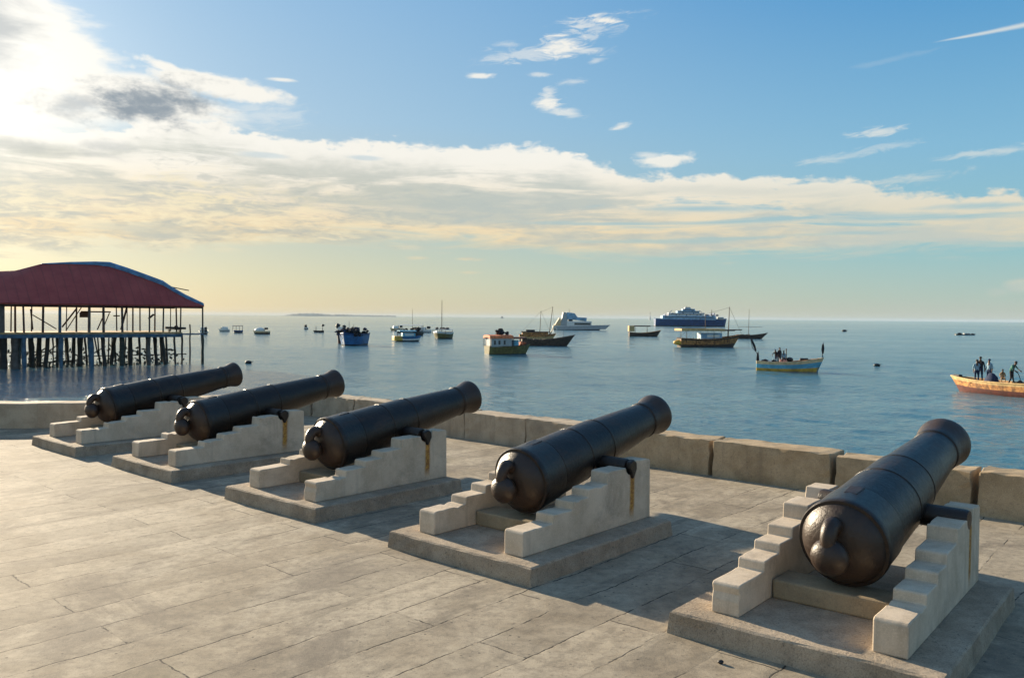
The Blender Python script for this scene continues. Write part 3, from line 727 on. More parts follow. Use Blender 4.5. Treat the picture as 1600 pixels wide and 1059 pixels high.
a = pav(268, 446, 4); b_ = pav(295, 453, 4); mb = MB(); mb.tube([(a[0]-.6, 4, Z(a[1])), (b_[0], 4, Z(b_[1]))], .05, 6); mb.build('roof_pole', M_darkwood, pv)
mb = MB(); s0 = pav(3, 500, .3)[0]; mb.box((s0 - 1.4, 2.2, Z(1.5)), (3.2, 4.0, 2.6)); mb.build('kiosk_wall', M_greyside, pv)
# weed and shells hung between the piles at the waterline
mb = MB(); rnd = random.Random(3)
for k in range(420):
    s = -1 - 20*rnd.random(); t = 1 + 7*rnd.random(); z = rnd.random()**2*1.6; r = rnd.uniform(.04, .12)
    a_ = rnd.uniform(0, 6.28); p = Vector((s, t, z)); u = Vector((math.cos(a_), .3, math.sin(a_)))*r*2; v2 = Vector((-math.sin(a_), .2, math.cos(a_)))*r
    mb.face([mb.b.verts.new(p + u), mb.b.verts.new(p + v2), mb.b.verts.new(p - u), mb.b.verts.new(p - v2)])
o = mb.build('weed_growth', M_greenpile, pv); o['kind'] = 'stuff'

# ------------------------------------------------------------------ boats
def hull(par, L, B, F, bow=.5, stern=.15, rake=.5, trans=.6, bands=((.45, 0), (1, 1)), mats=None, deckz=.3, deckm=None, srake=.0, gun=None, gr=.035, name='hull', full=.5, posts=0):
    mats = mats or [M_dwood, M_wood]; n = 18; zfr = [-.45, -.12] + sorted({0.0} | {b_[0] for b_ in bands}); 
    mb = MB(); rings = []; sheer = []
    def W(s):
        if s < full: return trans + (1-trans)*math.sin(s/full*math.pi/2)
        return max(.012, 1 - ((s-full)/(1-full))**2.3)
    def pt(s, sh, w_, f, sd, ins=0.0):
        z = f*sh if f > 0 else f*.8
        wf = .28 if f <= -.45 else .66 if f < 0 else .78 + .22*max(0, f)**.8
        if s > .75: wf *= 1 - .25*(1-max(f, 0))*(s-.75)/.25
        y = (s-.5)*L + rake*(max(0, z)/(F+bow))*max(0, (s-.45)/.55)**1.5 - rake*.4*max(0, (s-.45)/.55)**1.5 - srake*(max(0, z)/F)*max(0, 1-s/.3)
        if ins: y += ins*1.5 if s < .02 else -ins*1.5*max(0, (s-.7)/.3)
        return (sd*max(.003, w_*wf - ins), y, z)
    for i in range(n+1):
        s = i/n; sh = F + stern*(1-s)**3 + bow*s**3; w_ = B/2*W(s); ring = []
        for sd in (1, -1):
            col = []
            for f in zfr: col.append(mb.b.verts.new(pt(s, sh, w_, f, sd)))
            ring.append(col)
        rings.append(ring); sheer.append((w_, ring[0][-1].co.y, sh))
    def mi(k):
        f = zfr[k+1]
        if f <= 0: return bands[0][1]
        for top_, m2 in bands:
            if f <= top_ + 1e-6: return m2
        return bands[-1][1]
    for A, B_ in zip(rings, rings[1:]):
        for sd in (0, 1):
            for k in range(len(zfr)-1): mb.face([A[sd][k], A[sd][k+1], B_[sd][k+1], B_[sd][k]], mi(k))
        mb.face([A[0][0], A[1][0], B_[1][0], B_[0][0]], bands[0][1])
    for k in range(len(zfr)-1): mb.face([rings[0][0][k], rings[0][0][k+1], rings[0][1][k+1], rings[0][1][k]], mi(k))
    # inner skin and deck
    inn = []
    for i, (w_, y, sh) in enumerate(sheer):
        fz = min(deckz, sh-.05)/sh
        inn.append([[mb.b.verts.new(pt(i/n, sh, w_, 1, sd, .05)), mb.b.verts.new(pt(i/n, sh, w_, fz, sd, .05))] for sd in (1, -1)])
    m_in = len(mats)
    for i, (A, B_) in enumerate(zip(inn, inn[1:])):
        for sd in (0, 1):
            mb.face([rings[i][sd][-1], rings[i+1][sd][-1], B_[sd][0], A[sd][0]], m_in); mb.face([A[sd][0], B_[sd][0], B_[sd][1], A[sd][1]], m_in)
        mb.face([A[0][1], B_[0][1], B_[1][1], A[1][1]], m_in)
    mb.face([inn[0][0][0], inn[0][0][1], inn[0][1][1], inn[0][1][0]], m_in)
    mb.face([rings[0][0][-1], inn[0][0][0], inn[0][1][0], rings[0][1][-1]], m_in)
    mb.build(name, list(mats) + [deckm or M_dwood], par, 40)
    if gun:
        mb = MB()
        for sd in (1, -1): mb.tube([(sd*a, y, z + gr*.4) for a, y, z in sheer], gr, 6)
        mb.build('gunwale', gun, par, 40)
    return sheer
def boat(x, y, rz, name, label, cat='boat', group='boats moored in the bay'):
    p = sea_at(x, y); return empty(name, p, rz, label, cat, group)
def part(par, name, m_, f, smooth=None, bevel=0): 
    mb = MB(); f(mb); return mb.build(name, m_, par, smooth, bevel)
def mast(par, x, y, z0, z1, r=.06, lean=0, name='mast', m_=None):
    return part(par, name, m_ or M_dwood, lambda m: m.tube([(x, y, z0), (x, y + lean*.5, (z0+z1)/2), (x, y + lean, z1)], [r, r*.85, r*.5], 7), 40)
def canopy(par, y0, y1, w_, z, th=.08, m_=None, z0=.4, postr=.035, name='canopy', arch=.12, pm=None):
    def f(m):
        n = 6; L0 = []
        for yy in (y0, (y0+y1)/2, y1):
            L0.append([m.b.verts.new((-w_/2 + w_*k/n, yy, z + arch*math.sin(math.pi*k/n))) for k in range(n+1)])
        L1 = [[m.b.verts.new(v_.co - Vector((0, 0, th))) for v_ in r] for r in L0]
        for A in (L0, L1):
            for a, b_ in zip(A, A[1:]):
                for k in range(n): m.face([a[k], a[k+1], b_[k+1], b_[k]])
        for i in range(2):
            m.face([L0[i][0], L0[i+1][0], L1[i+1][0], L1[i][0]]); m.face([L0[i][n], L0[i+1][n], L1[i+1][n], L1[i][n]])
        for i in (0, 2):
            for k in range(n): m.face([L0[i][k], L0[i][k+1], L1[i][k+1], L1[i][k]])
    part(par, name, m_ or M_white, f)
    for sx in (-1, 1):
        for yy in (y0 + .1, y1 - .1): part(par, 'canopy_post', pm or M_dwood, lambda m: m.tube([(sx*(w_/2-.06), yy, z0), (sx*(w_/2-.06), yy, z-.04)], postr, 6), 40)
def clutter(par, name, m_, spots, r, jit=.35):
    if len(spots) <= 30:
        for q in spots: part(par, name, m_, lambda m: m.ball(q, r*random.uniform(.6, 1.2), (random.uniform(.7, 1.4), random.uniform(.7, 1.4), random.uniform(.6, 1.1)), jit=jit), 60)
        return
    return part(par, name, m_, lambda m: [m.ball((a, b_, c), r*random.uniform(.6, 1.2), (random.uniform(.7, 1.4), random.uniform(.7, 1.4), random.uniform(.6, 1.1)), jit=jit) for a, b_, c in spots], 60)

RIGHT, LEFT, AWAY, TOW = -math.pi/2, math.pi/2, 0.0, math.pi

# small white boats at the left
b1 = boat(318, 521, R(20), 'small_boat', 'small white boat with black outboard half behind the right end post of the pavilion')
hull(b1, 4.6, 2.3, .75, .3, .1, .4, .8, mats=[M_black, M_white], gun=M_white); part(b1, 'cabin', M_white, lambda m: m.box((0, .3, 1.3), (1.5, 1.8, .8)), bevel=.1); part(b1, 'outboard_engine', M_black, lambda m: m.box((.5, -2.5, 1.2), (.6, .5, 1.3)), bevel=.08)
b2 = boat(350.5, 517, R(100), 'small_boat', 'small white cabin boat, first one to the right of the pavilion')
hull(b2, 2.9, 1.6, .55, .2, .05, .3, .8, mats=[M_black, M_white], bands=((.3, 0), (1, 1)), gun=M_white); part(b2, 'cabin', M_white, lambda m: m.box((0, -.1, 1.0), (1.3, 1.8, .8), taper=.85), bevel=.1); part(b2, 'windscreen', M_glass, lambda m: m.box((0, .95, 1.0), (1.2, .06, .45)))
b3 = boat(371, 519, R(70), 'canopy_boat', 'small dark boat with flat canopy on posts between two white boats')
hull(b3, 2.6, 1.5, .6, .1, .1, .2, .9, mats=[M_black, M_navy], gun=M_navy); canopy(b3, -1.2, 1.1, 1.5, 2.0, .12, M_cnavy, .5, .07, arch=.05, pm=M_black)
b4 = boat(408.5, 521, R(80), 'small_boat', 'rounded white and brown boat with dark engine, fourth boat right of the pavilion')
hull(b4, 4.2, 1.9, .7, .2, .1, .4, .7, bands=((.55, 0), (1, 1)), mats=[M_dwood, M_cream], gun=M_cream); part(b4, 'cabin', M_white, lambda m: m.ball((0, .5, .9), .95, (.9, 1.5, .85), 20), 60); part(b4, 'outboard_engine', M_black, lambda m: m.box((0, -1.3, 1.45), (.7, .8, .5)), bevel=.1)
b5 = boat(478.5, 513.5, 0, 'small_boat', 'tiny dark and white motorboat far out, left of the blue fishing boat')
hull(b5, 2.4, 1.4, .6, .1, .1, .2, .8, mats=[M_black, M_white], gun=M_white); part(b5, 'outboard_engine', M_black, lambda m: m.box((0, -.9, 1.1), (.8, .6, 1.1)), bevel=.1)
b6 = boat(498, 518.5, R(95), 'small_boat', 'tiny black boat with two short posts just left of the blue fishing boat')
hull(b6, 2.9, 1.2, .5, .1, .1, .3, .8, mats=[M_black, M_black], gun=M_black); mast(b6, 0, .8, .3, 2.0, .1); mast(b6, 0, -1.1, .3, 2.2, .1); part(b6, 'bundle', M_black, lambda m: m.ball((0, -1.2, 2.1), .42, (1, 1, .8), jit=.25), 60)

# blue fishing boat with a heap of gear
b7 = boat(551, 538, R(172), 'fishing_boat', 'high blue fishing boat heaped with dark gear and crew, seen end on')
hull(b7, 8.5, 4.0, 1.75, .35, .25, .6, .85, bands=((.1, 0), (.86, 1), (1, 2)), mats=[M_black, M_blue, M_navy], gun=M_navy, gr=.07)
clutter(b7, 'gear_heap', M_cdark, [(random.uniform(-1.8, 1.8), random.uniform(-2.8, 3.6), random.uniform(1.7, 2.7)) for _ in range(46)], .38)
clutter(b7, 'net_bundle', M_cnavy, [(random.uniform(-1.8, 1.8), random.uniform(-3, 3.7), random.uniform(1.8, 2.9)) for _ in range(26)], .30)
mast(b7, .3, 1, 1.5, 4.1, .05); mast(b7, -1, 2.5, 1.5, 3.6, .05)
b7b = boat(536, 535, R(170), 'small_boat', 'narrow white boat with black outboards tied left of the blue fishing boat')
hull(b7b, 5, 1.6, 1.3, .4, .2, .4, .8, bands=((.3, 0), (1, 1)), mats=[M_redbrown, M_greyside], gun=M_white); part(b7b, 'cabin', M_white, lambda m: m.box((.1, .5, 2.2), (1.0, 1.6, 1.5)), bevel=.1)
clutter(b7b, 'outboard_engine', M_black, [(-.5, .8, 1.6), (-.3, 1.2, 2.3), (-.6, .9, 3.0), (.6, 1.0, 3.1), (-.2, 1.1, 1.3)], .45)

# cluster around the blue boat
b8 = boat(637, 532.5, R(-68), 'canopy_boat', 'bright blue boat with yellow stern and white canopy in the cluster of boats')
hull(b8, 4.9, 2.4, .85, .3, .2, .5, .7, bands=((.25, 0), (.6, 1), (1, 2)), mats=[M_black, M_white, M_blue], gun=M_blue); canopy(b8, -1.9, 1.5, 2.2, 2.1, .12, M_sky, .8, .06)
part(b8, 'stern_deck', M_yel, lambda m: m.box((0, -2.1, .62), (2.1, 1.7, .9)), bevel=.12); part(b8, 'cabin', M_sky, lambda m: m.box((0, .1, 1.2), (1.8, 2.5, .9)), bevel=.08)
part(b8, 'window_band', M_white, lambda m: m.box((0, .1, 1.35), (1.84, 1.8, .35)))
for (x, y, rz, lb, cb) in [(620, 516, R(110), 'small white motorboat at the left end of the cluster of boats', M_cream), (663, 518.5, R(75), 'white motorboat with dark engine at the right end of the cluster of boats', M_white)]:
    o = boat(x, y, rz, 'small_boat', lb)
    hull(o, 4.2, 2.0, .8, .2, .1, .5, .8, bands=((.25, 0), (1, 1)), mats=[M_black, cb], gun=M_white); part(o, 'cabin', M_white, lambda m: m.box((0, .4, 1.25), (1.5, 1.9, .9), taper=.8), bevel=.1); part(o, 'outboard_engine', M_black, lambda m: m.box((0, -1.4, 1.55), (1.0, .9, .8)), bevel=.1)
o = boat(641, 519.5, R(88), 'canopy_boat', 'long white boat under a flat white canopy behind the bright blue boat')
hull(o, 8.0, 2.4, .7, .3, .2, .5, .7, mats=[M_black, M_grey], gun=M_white); canopy(o, -3.7, 3.4, 2.3, 2.35, .14, M_white, .6, .06); mast(o, 0, -.6, .5, 7.2, .07)
clutter(o, 'deck_gear', M_cdark, [(random.uniform(-.8, .8), random.uniform(-3, 3.3), random.uniform(.8, 1.5)) for _ in range(16)], .35)
o = boat(652, 523.5, R(150), 'small_boat', 'small dark boat wedged between the bright blue boat and the white motorboat')
hull(o, 3.6, 1.6, .9, .2, .1, .3, .8, mats=[M_black, M_black], gun=M_black); clutter(o, 'deck_gear', M_cdark, [(0, .6, 1.3), (.2, -.4, 1.2), (-.3, 0, 1.8)], .5)
b9 = boat(691.5, 528, R(165), 'sailing_boat', 'round ochre sailing boat with single bare mast, canopy folded, right of the cluster')
hull(b9, 6.5, 3.9, 1.25, .35, .25, .6, .8, bands=((.15, 0), (.8, 1), (1, 2)), mats=[M_black, M_olive, M_white], gun=M_white, gr=.08); mast(b9, .1, .3, .8, 8.7, .09)
canopy(b9, -2.4, 2.4, 3.2, 2.05, .1, M_white, 1.0, .05); clutter(b9, 'folded_sail', M_cdark, [(random.uniform(-1.4, 1.4), random.uniform(-1.5, 1.5), 2.25) for _ in range(14)], .28)

# houseboat like boat with orange roof
b10 = boat(793, 552.5, R(-66), 'passenger_boat', 'olive boat with orange roof and pale curtains in front of the dark dhow')
hull(b10, 6.0, 2.3, 1.05, .35, .1, .7, .85, bands=((.08, 0), (1, 1)), mats=[M_black, M_olive], gun=M_dwood, deckz=.7)
canopy(b10, -3.05, .35, 2.4, 2.5, .36, M_orange, 1.0, .05, arch=.14)
canopy(b10, .4, 2.4, 2.0, 2.25, .16, M_redbrown, 1.0, .04, arch=.1)
part(b10, 'curtain_wall', M_grey, lambda m: (m.box((1.08, -1.3, 1.62), (.05, 2.9, 1.15)), m.box((-1.08, -1.3, 1.62), (.05, 2.9, 1.15)), m.box((0, -2.8, 1.62), (2.1, .05, 1.15))))
for yy in (-2.3, -1.65, -.9): part(b10, 'window', M_glass, lambda m: m.box((0, yy, 1.62), (2.24, .28, .55)))
part(b10, 'cabin', M_sky, lambda m: m.box((0, .9, 1.5), (1.4, .9, .8)), bevel=.05)
clutter(b10, 'roof_cargo', M_cdark, [(-.2, -1.4, 2.8), (.2, -1.0, 2.85), (0, -.6, 2.9), (.3, -.2, 2.75), (0, -1.6, 3.1), (-.2, -1.0, 3.15)], .27)
clutter(b10, 'deck_gear', M_orange, [(.2, 1.9, 1.4), (-.1, 2.3, 1.3), (.2, 2.5, 1.5)], .28)
mast(b10, 0, 2.6, 1.1, 2.0, .03)
# dhow with two masts
b11 = boat(853, 539.5, R(-84), 'dhow', 'dark wooden dhow with upswept bow right behind the orange roofed olive boat')
hull(b11, 8.6, 2.6, .95, 1.0, .3, 1.4, .7, bands=((.2, 0), (1, 0)), mats=[M_dwood], gun=M_dwood, gr=.05, deckz=.6)
o = boat(838, 531, R(-88), 'dhow', 'tan wooden dhow with long cabin and two masts right behind the dark dhow')
hull(o, 7.4, 2.4, 1.0, .5, .3, .9, .8, bands=((.25, 0), (.7, 1), (1, 2)), mats=[M_dwood, M_tan, M_wood], gun=M_wood, gr=.06)
part(o, 'cabin', M_wood, lambda m: m.box((0, -.3, 1.45), (1.9, 5.6, .75)), bevel=.05); part(o, 'cabin_roof', M_greyside, lambda m: m.box((0, -.3, 1.9), (2.3, 6.3, .14)), bevel=.03)
part(o, 'roof_cargo', M_cdark, lambda m: m.box((0, -1.3, 2.15), (1.2, 1.9, .36)), bevel=.05)
mast(o, 0, .7, 1.0, 6.4, .075, .25); mast(o, 0, 2.7, .8, 7.4, .085, .8)
part(o, 'bowsprit', M_cream, lambda m: m.tube([(0, 2.6, .6), (0, 3.3, 2.0), (0, 3.9, 3.6)], [.16, .13, .08], 7), 40)
mast(b11, 0, 3.1, .9, 2.8, .03)
part(o, 'rigging', M_black, lambda m: [m.tube([a, b_], .022, 4) for a, b_ in (((0, .95, 6.3), (0, 3.3, 1.2)), ((0, .95, 6.3), (0, -3.2, 1.9)), ((0, 3.4, 7.2), (0, .9, 6.2)), ((0, 3.4, 7.2), (0, 4.2, 1.0)))])
clutter(b11, 'deck_gear', M_dwood, [(random.uniform(-.5, .5), random.uniform(-3.2, 2), 1.05) for _ in range(10)], .24)

# ferry
b12 = boat(902, 514.5, R(-88), 'ferry', 'low white ferry with tall pale stern block and light blue bridge near the horizon', 'ferry')
hull(b12, 20, 5.5, 1.35, .5, .2, 2.5, .9, bands=((.25, 0), (1, 1)), mats=[M_black, M_white], gun=M_white, gr=.1, deckz=1.1)
part(b12, 'side_hull', M_grey, lambda m: m.prism([(-9, .1), (11, .4), (13, 2.2), (-9, 1.4)], 2.3, 3.6, 'YZ'))
part(b12, 'stern_block', M_grey, lambda m: m.prism([(-7.2, 1.2), (-4.2, 1.2), (-4.2, 7.0), (-6.0, 7.2)], -2.0, 2.0, 'YZ'), bevel=.05)
part(b12, 'bridge', M_lblue, lambda m: m.prism([(-4.6, 4.4), (3.4, 3.6), (3.6, 5.0), (-.2, 5.2), (-1.4, 6.8), (-4.6, 7.2)], -2.2, 2.2, 'YZ'), bevel=.1)
part(b12, 'passenger_deck', M_white, lambda m: m.box((0, .5, 2.4), (4.6, 10, 2.4)), bevel=.08); part(b12, 'window_band', M_glass, lambda m: m.box((0, 1.8, 2.5), (4.66, 6.6, .8)))
part(b12, 'stern_ramp', M_cream, lambda m: m.prism([(-10, .9), (-6.8, .9), (-7.0, 4.8), (-7.6, 4.8)], -1.6, 1.6, 'YZ'))
mast(b12, 0, -3.4, 6.8, 8.6, .08)
part(b12, 'life_raft', M_black, lambda m: m.box((0, -2.9, 3.9), (4.5, 1.4, .8)), bevel=.1)

b13 = boat(1006, 524.5, R(-86), 'canopy_boat', 'small brown dhow with flat dark canopy and tan stern, left of the big orange dhow')
hull(b13, 8.4, 2.3, .8, .9, .35, 1.0, .75, bands=((.2, 0), (1, 1)), mats=[M_dwood, M_dwood], gun=M_wood, gr=.06)
part(b13, 'awning', M_dwood, lambda m: m.box((0, -.7, 2.85), (2.0, 4.6, .3)), bevel=.04); part(b13, 'stern_cabin', M_tan, lambda m: m.box((0, -3.6, 2.15), (1.9, 1.5, 1.6)), bevel=.06)
mast(b13, 0, .9, .6, 2.9, .1, name='canopy_post'); mast(b13, .5, -2.6, .6, 2.8, .08, name='canopy_post')
part(b13, 'bow_pole', M_dwood, lambda m: m.tube([(0, 1.5, 2.85), (0, 4.5, 2.9)], .05, 6))

# cargo ship
b14 = boat(1078, 508.8, R(-90), 'ship', 'large navy hulled ship with stepped light blue decks on the horizon', 'ship')
L14 = 47
hull(b14, L14, 9, 4.4, .6, .4, 1.0, .9, bands=((.1, 0), (1, 1)), mats=[M_black, M_navy], gun=M_lblue, gr=.25, deckz=4.0)
prof14 = [(-19, 4.2), (-18.5, 7.2), (-14, 7.6), (-12.5, 8.6), (-8.5, 9.0), (-7.5, 10.6), (-4, 10.9), (-3, 12.3), (1, 12.2), (2.0, 10.6), (5, 10.2), (7, 9.0), (9.5, 8.4), (10.5, 6.4), (18, 6.0), (20, 4.2)]
part(b14, 'lower_decks', M_lblue, lambda m: m.box((0, -1.5, 5.6), (8.2, 35, 2.8)), bevel=.1)
part(b14, 'upper_decks', M_white, lambda m: m.box((0, -3.3, 7.9), (7.4, 23, 1.7)), bevel=.1)
part(b14, 'cabin_block', M_lblue, lambda m: (m.box((0, -1.8, 9.5), (6.4, 14.5, 1.5)), m.box((0, -1.5, 10.9), (5.2, 8, 1.3))), bevel=.1)
part(b14, 'wheelhouse', M_grey, lambda m: m.box((0, -2.0, 12.1), (4.4, 4.4, 1.2), taper=.7), bevel=.1)
part(b14, 'window_band', M_glass, lambda m: [m.box((0, y_, z_), (w_, l_, .5)) for y_, z_, w_, l_ in ((-1.5, 5.9, 8.26, 32), (-3.3, 8.0, 7.46, 21), (-1.8, 9.5, 6.46, 13), (-1.5, 10.9, 5.26, 7))])
part(b14, 'deck_rails', M_navy, lambda m: [m.box((0, -17 + 2.3*k, 7.4 + (k % 3)*.5), (7.8, .5, 1.0)) for k in range(16)])
part(b14, 'stern_gantry', M_grey, lambda m: (m.box((0, 15, 6.2), (7, 1, 3.2)), m.box((0, 11.5, 6.4), (7, .7, 3)), m.box((0, 20, 5.4), (6, 3, 1.6))))
mast(b14, 0, 14.2, 6, 11.2, .25); mast(b14, 0, -2.4, 12, 13.6, .15)
part(b14, 'cranes', M_navy, lambda m: [m.tube([(0, a, 8), (0, b_, 10.5)], .18, 6) for a, b_ in ((-15, -12), (-10, -6), (6, 3), (9, 6))])

# big orange dhow
b15 = boat(1106, 541, R(-78), 'dhow', 'large orange brown dhow with flat tan canopy roof and blue cabin')
hull(b15, 11.0, 3.2, 1.25, .95, .3, 1.4, .65, bands=((.3, 0), (.82, 1), (1, 2)), mats=[M_dwood, M_wood, M_dwood], gun=M_wood, gr=.07, deckz=.8)
part(b15, 'canopy', M_tan, lambda m: m.box((0, -1.6, 3.05), (3.4, 8.2, .42)), bevel=.05); part(b15, 'canopy_trim', M_dwood, lambda m: (m.box((0, 1.9, 3.0), (3.0, 5.2, .24)), m.box((0, -3, 3.3), (.6, 5, .1))), bevel=.03)
part(b15, 'cabin', M_lblue, lambda m: m.box((0, .3, 1.75), (2.0, 4.0, 1.5)), bevel=.06); part(b15, 'window_band', M_white, lambda m: m.box((0, .6, 1.95), (2.04, 2.4, .5)))
for yy in (-4.6, -1.9, .6, 3.2):
    for sx in (-1.25, 1.25): mast(b15, sx, yy, .8, 2.95, .06, name='canopy_post', m_=M_sky if yy == -1.9 else None)
mast(b15, 0, 3.9, 1, 7.2, .1, .2); part(b15, 'rigging', M_black, lambda m: [m.tube([a, b_], .022, 4) for a, b_ in (((0, 4.1, 7.1), (0, 6.6, 2.2)), ((0, 4.1, 7.1), (0, -.5, 5.8)), ((0, -.5, 5.8), (0, -5.4, 1.7)))]); mast(b15, 0, -.5, 3.2, 5.9, .07)
part(b15, 'stern_dinghy', M_yel, lambda m: m.ball((0, -5.5, .8), .8, (1.1, 1.3, .6), 20, jit=.02), 60)
part(b15, 'bow_pole', M_dwood, lambda m: m.tube([(0, 3.5, 3.05), (0, 6.6, 3.1)], .09, 6))
clutter(b15, 'deck_gear', M_dwood, [(random.uniform(-.9, .9), random.uniform(-4.6, 4), 1.35) for _ in range(18)], .26)
b16 = boat(1173, 528.3, R(-86), 'dhow', 'low dark dhow with tall bare mast just right of the large orange brown dhow')
hull(b16, 7.0, 1.9, .75, .75, .3, 1.6, .7, mats=[M_dwood, M_dwood], gun=M_dwood, gr=.06); mast(b16, 0, -.6, .5, 7.6, .07, .1)
part(b16, 'yard', M_dwood, lambda m: m.tube([(0, -3.2, 3.1), (0, 3.0, 3.0)], .04, 6)); clutter(b16, 'deck_gear', M_dwood, [(random.uniform(-.4, .4), random.uniform(-2.8, 2.6), .95) for _ in range(10)], .22)

# low raft far out at the right, far specks
o = boat(1508, 522.5, R(-84), 'raft', 'low raft like boat with black and white bundles, far out at the right')
hull(o, 7.6, 1.6, .28, .15, .1, .5, .6, mats=[M_black, M_black], gun=M_black)
part(o, 'bundle', M_grey, lambda m: m.box((0, .5, .5), (1.0, 2.2, .35)), bevel=.05); part(o, 'bundle', M_black, lambda m: (m.ball((0, -2.1, .55), .5, (1, 1.6, .6), jit=.15), m.ball((0, 2.8, .45), .35, (1, 1.6, .6), jit=.15)), 60)
o = boat(784.5, 495.9, R(-90), 'ship', 'tiny dark ship on the horizon left of the masted dhows', 'ship')
hull(o, 16, 6, 1.5, .5, .5, 1, .8, mats=[M_navy, M_black], gun=M_black, gr=.2); part(o, 'deckhouse', M_black, lambda m: m.box((0, -1, 4.5), (4, 6, 7)), bevel=.3)
o = boat(1015, 498.6, 0, 'channel_marker', 'thin white and dark marker tower on the horizon left of the big ship', 'marker')
part(o, 'tower', M_grey, lambda m: m.tube([(0, 0, 0), (0, 0, 20)], [3.2, .9], 8)); part(o, 'lamp_top', M_black, lambda m: m.tube([(0, 0, 20), (1.5, 0, 29)], [1.2, .7], 8))
for x, y, r, lb in [(1371, 571, .27, 'black mooring buoy alone on open water between the two fishing boats'), (388, 566.5, .26, 'small dark float on the water just right of the leftmost cannon muzzle'), (1319, 517, .8, 'tiny dark float far out near the horizon')]:
    o = boat(x, y, 0, 'mooring_buoy', lb, 'buoy', 'buoys'); part(o, 'float', M_black, lambda m: m.ball((0, 0, r*.35), r, (1.3, 1, .75), 20), 60); part(o, 'ring', M_black, lambda m: m.tube([(r*.4, 0, r*.8), (r*1.9, 0, r*.6)], r*.14, 6))

# fishing boat with the blue and yellow stripes
b17 = boat(1232, 579, R(-104), 'fishing_boat', 'wooden fishing boat with white, blue and yellow stripes and black flags at both ends')
s17 = hull(b17, 5.9, 1.75, .80, .55, .12, .55, .35, bands=((.32, 0), (.74, 1), (1, 2)), mats=[M_yel, M_sky, M_cream], gun=M_cream, gr=.045, deckz=.42, deckm=M_wood, full=.42)
part(b17, 'bow_stem', M_teal, lambda m: m.tube([(0, 2.62, -.3), (0, 2.80, .5), (0, 3.15, 1.42), (0, 3.2, 1.6)], [.07, .07, .06, .05], 7), 40)
part(b17, 'inner_wash_board', M_wood, lambda m: m.prism([(.4, .86), (2.75, 1.22), (2.8, 1.30), (.4, 1.0)], -.30, .30, 'YZ'))
mast(b17, 0, -2.75, .2, 1.95, .05, -.05, 'stern_post'); mast(b17, 0, 3.1, 1.3, 2.9, .035, .12, 'bow_pole')
def flag(par, y, z, w_, h, name='flag', tilt=0):
    def f(m):
        n = 7; A = []
        for i in range(n+1):
            t = i/n; wv = w_*(.55 + .45*math.sin(t*math.pi)*random.uniform(.8, 1.2)); off = tilt*t
            A.append([m.b.verts.new((.05*math.sin(t*7), y + off - wv/2, z - h*t)), m.b.verts.new((-.04*math.sin(t*9), y + off + wv/2, z - h*t))])
        for a, b_ in zip(A, A[1:]): m.face([a[0], a[1], b_[1], b_[0]])
    o = part(par, name, M_cdark, f); sol = o.modifiers.new('thickness', 'SOLIDIFY'); sol.thickness = .03
flag(b17, 3.17, 2.7, .24, .95); flag(b17, -2.82, 1.75, .26, 1.5)
part(b17, 'stern_pole', M_cdark, lambda m: m.tube([(0, -2.8, 1.55), (0, -3.35, 2.25), (0, -3.55, 3.2)], [.025, .03, .03], 6)); flag(b17, -3.42, 3.05, .22, 1.15, tilt=.42)
part(b17, 'crate', M_pink, lambda m: m.box((.1, -.45, .95), (.6, .62, .42)), bevel=.02)
part(b17, 'cool_box', M_white, lambda m: m.box((0, -1.7, .86), (.4, .35, .26)), bevel=.03)
clutter(b17, 'net_bundle', M_cdark, [(random.uniform(-.4, .4), yy, .80 + random.uniform(0, .12)) for yy in (-2.3, -2.1, -1.35, -1.15, -.95, .1, .3, .55, .8, 1.1, 1.4, 1.7)], .2)
part(b17, 'engine_box', M_black, lambda m: m.box((0, 1.45, 1.14), (.5, .75, .32)), bevel=.03); part(b17, 'net_bundle', M_black, lambda m: m.ball((0, .15, 1.15), .26, (1, 1.2, .9), jit=.1), 60)

b18 = boat(1548, 612.6, math.atan2(-.27, .96) - 0, 'fishing_boat', 'long tan and red brown wooden boat carrying people at the right edge')
p0, p1 = sea_at(1497, 608.5), sea_at(1660, 625.5); dirv = (p0 - p1).normalized(); Lb = 8.2
ctr = p0 - dirv*(Lb*.5 - .1); b18.location = ctr; b18.rotation_euler = (0, 0, math.atan2(-dirv.x, dirv.y))
hull(b18, Lb, 1.9, .80, .20, .2, .75, .5, bands=((.42, 0), (.8, 1), (1, 2)), mats=[M_redbrown, M_wood, M_tan], gun=M_tan, gr=.05, deckz=.45, deckm=M_wood)
part(b18, 'bow_cap', M_black, lambda m: m.box((0, 3.95, 1.07), (.3, .55, .16)), bevel=.03)
clutter(b18, 'net_bundle', M_cdark, [(random.uniform(-.4, .4), yy, .92) for yy in (-3.4, -2.6, -1.8, -.9)], .22)
part(b18, 'thwart', M_wood, lambda m: [m.box((0, yy, .72), (1.6, .25, .05)) for yy in (-1.2, .6, 2.2)])

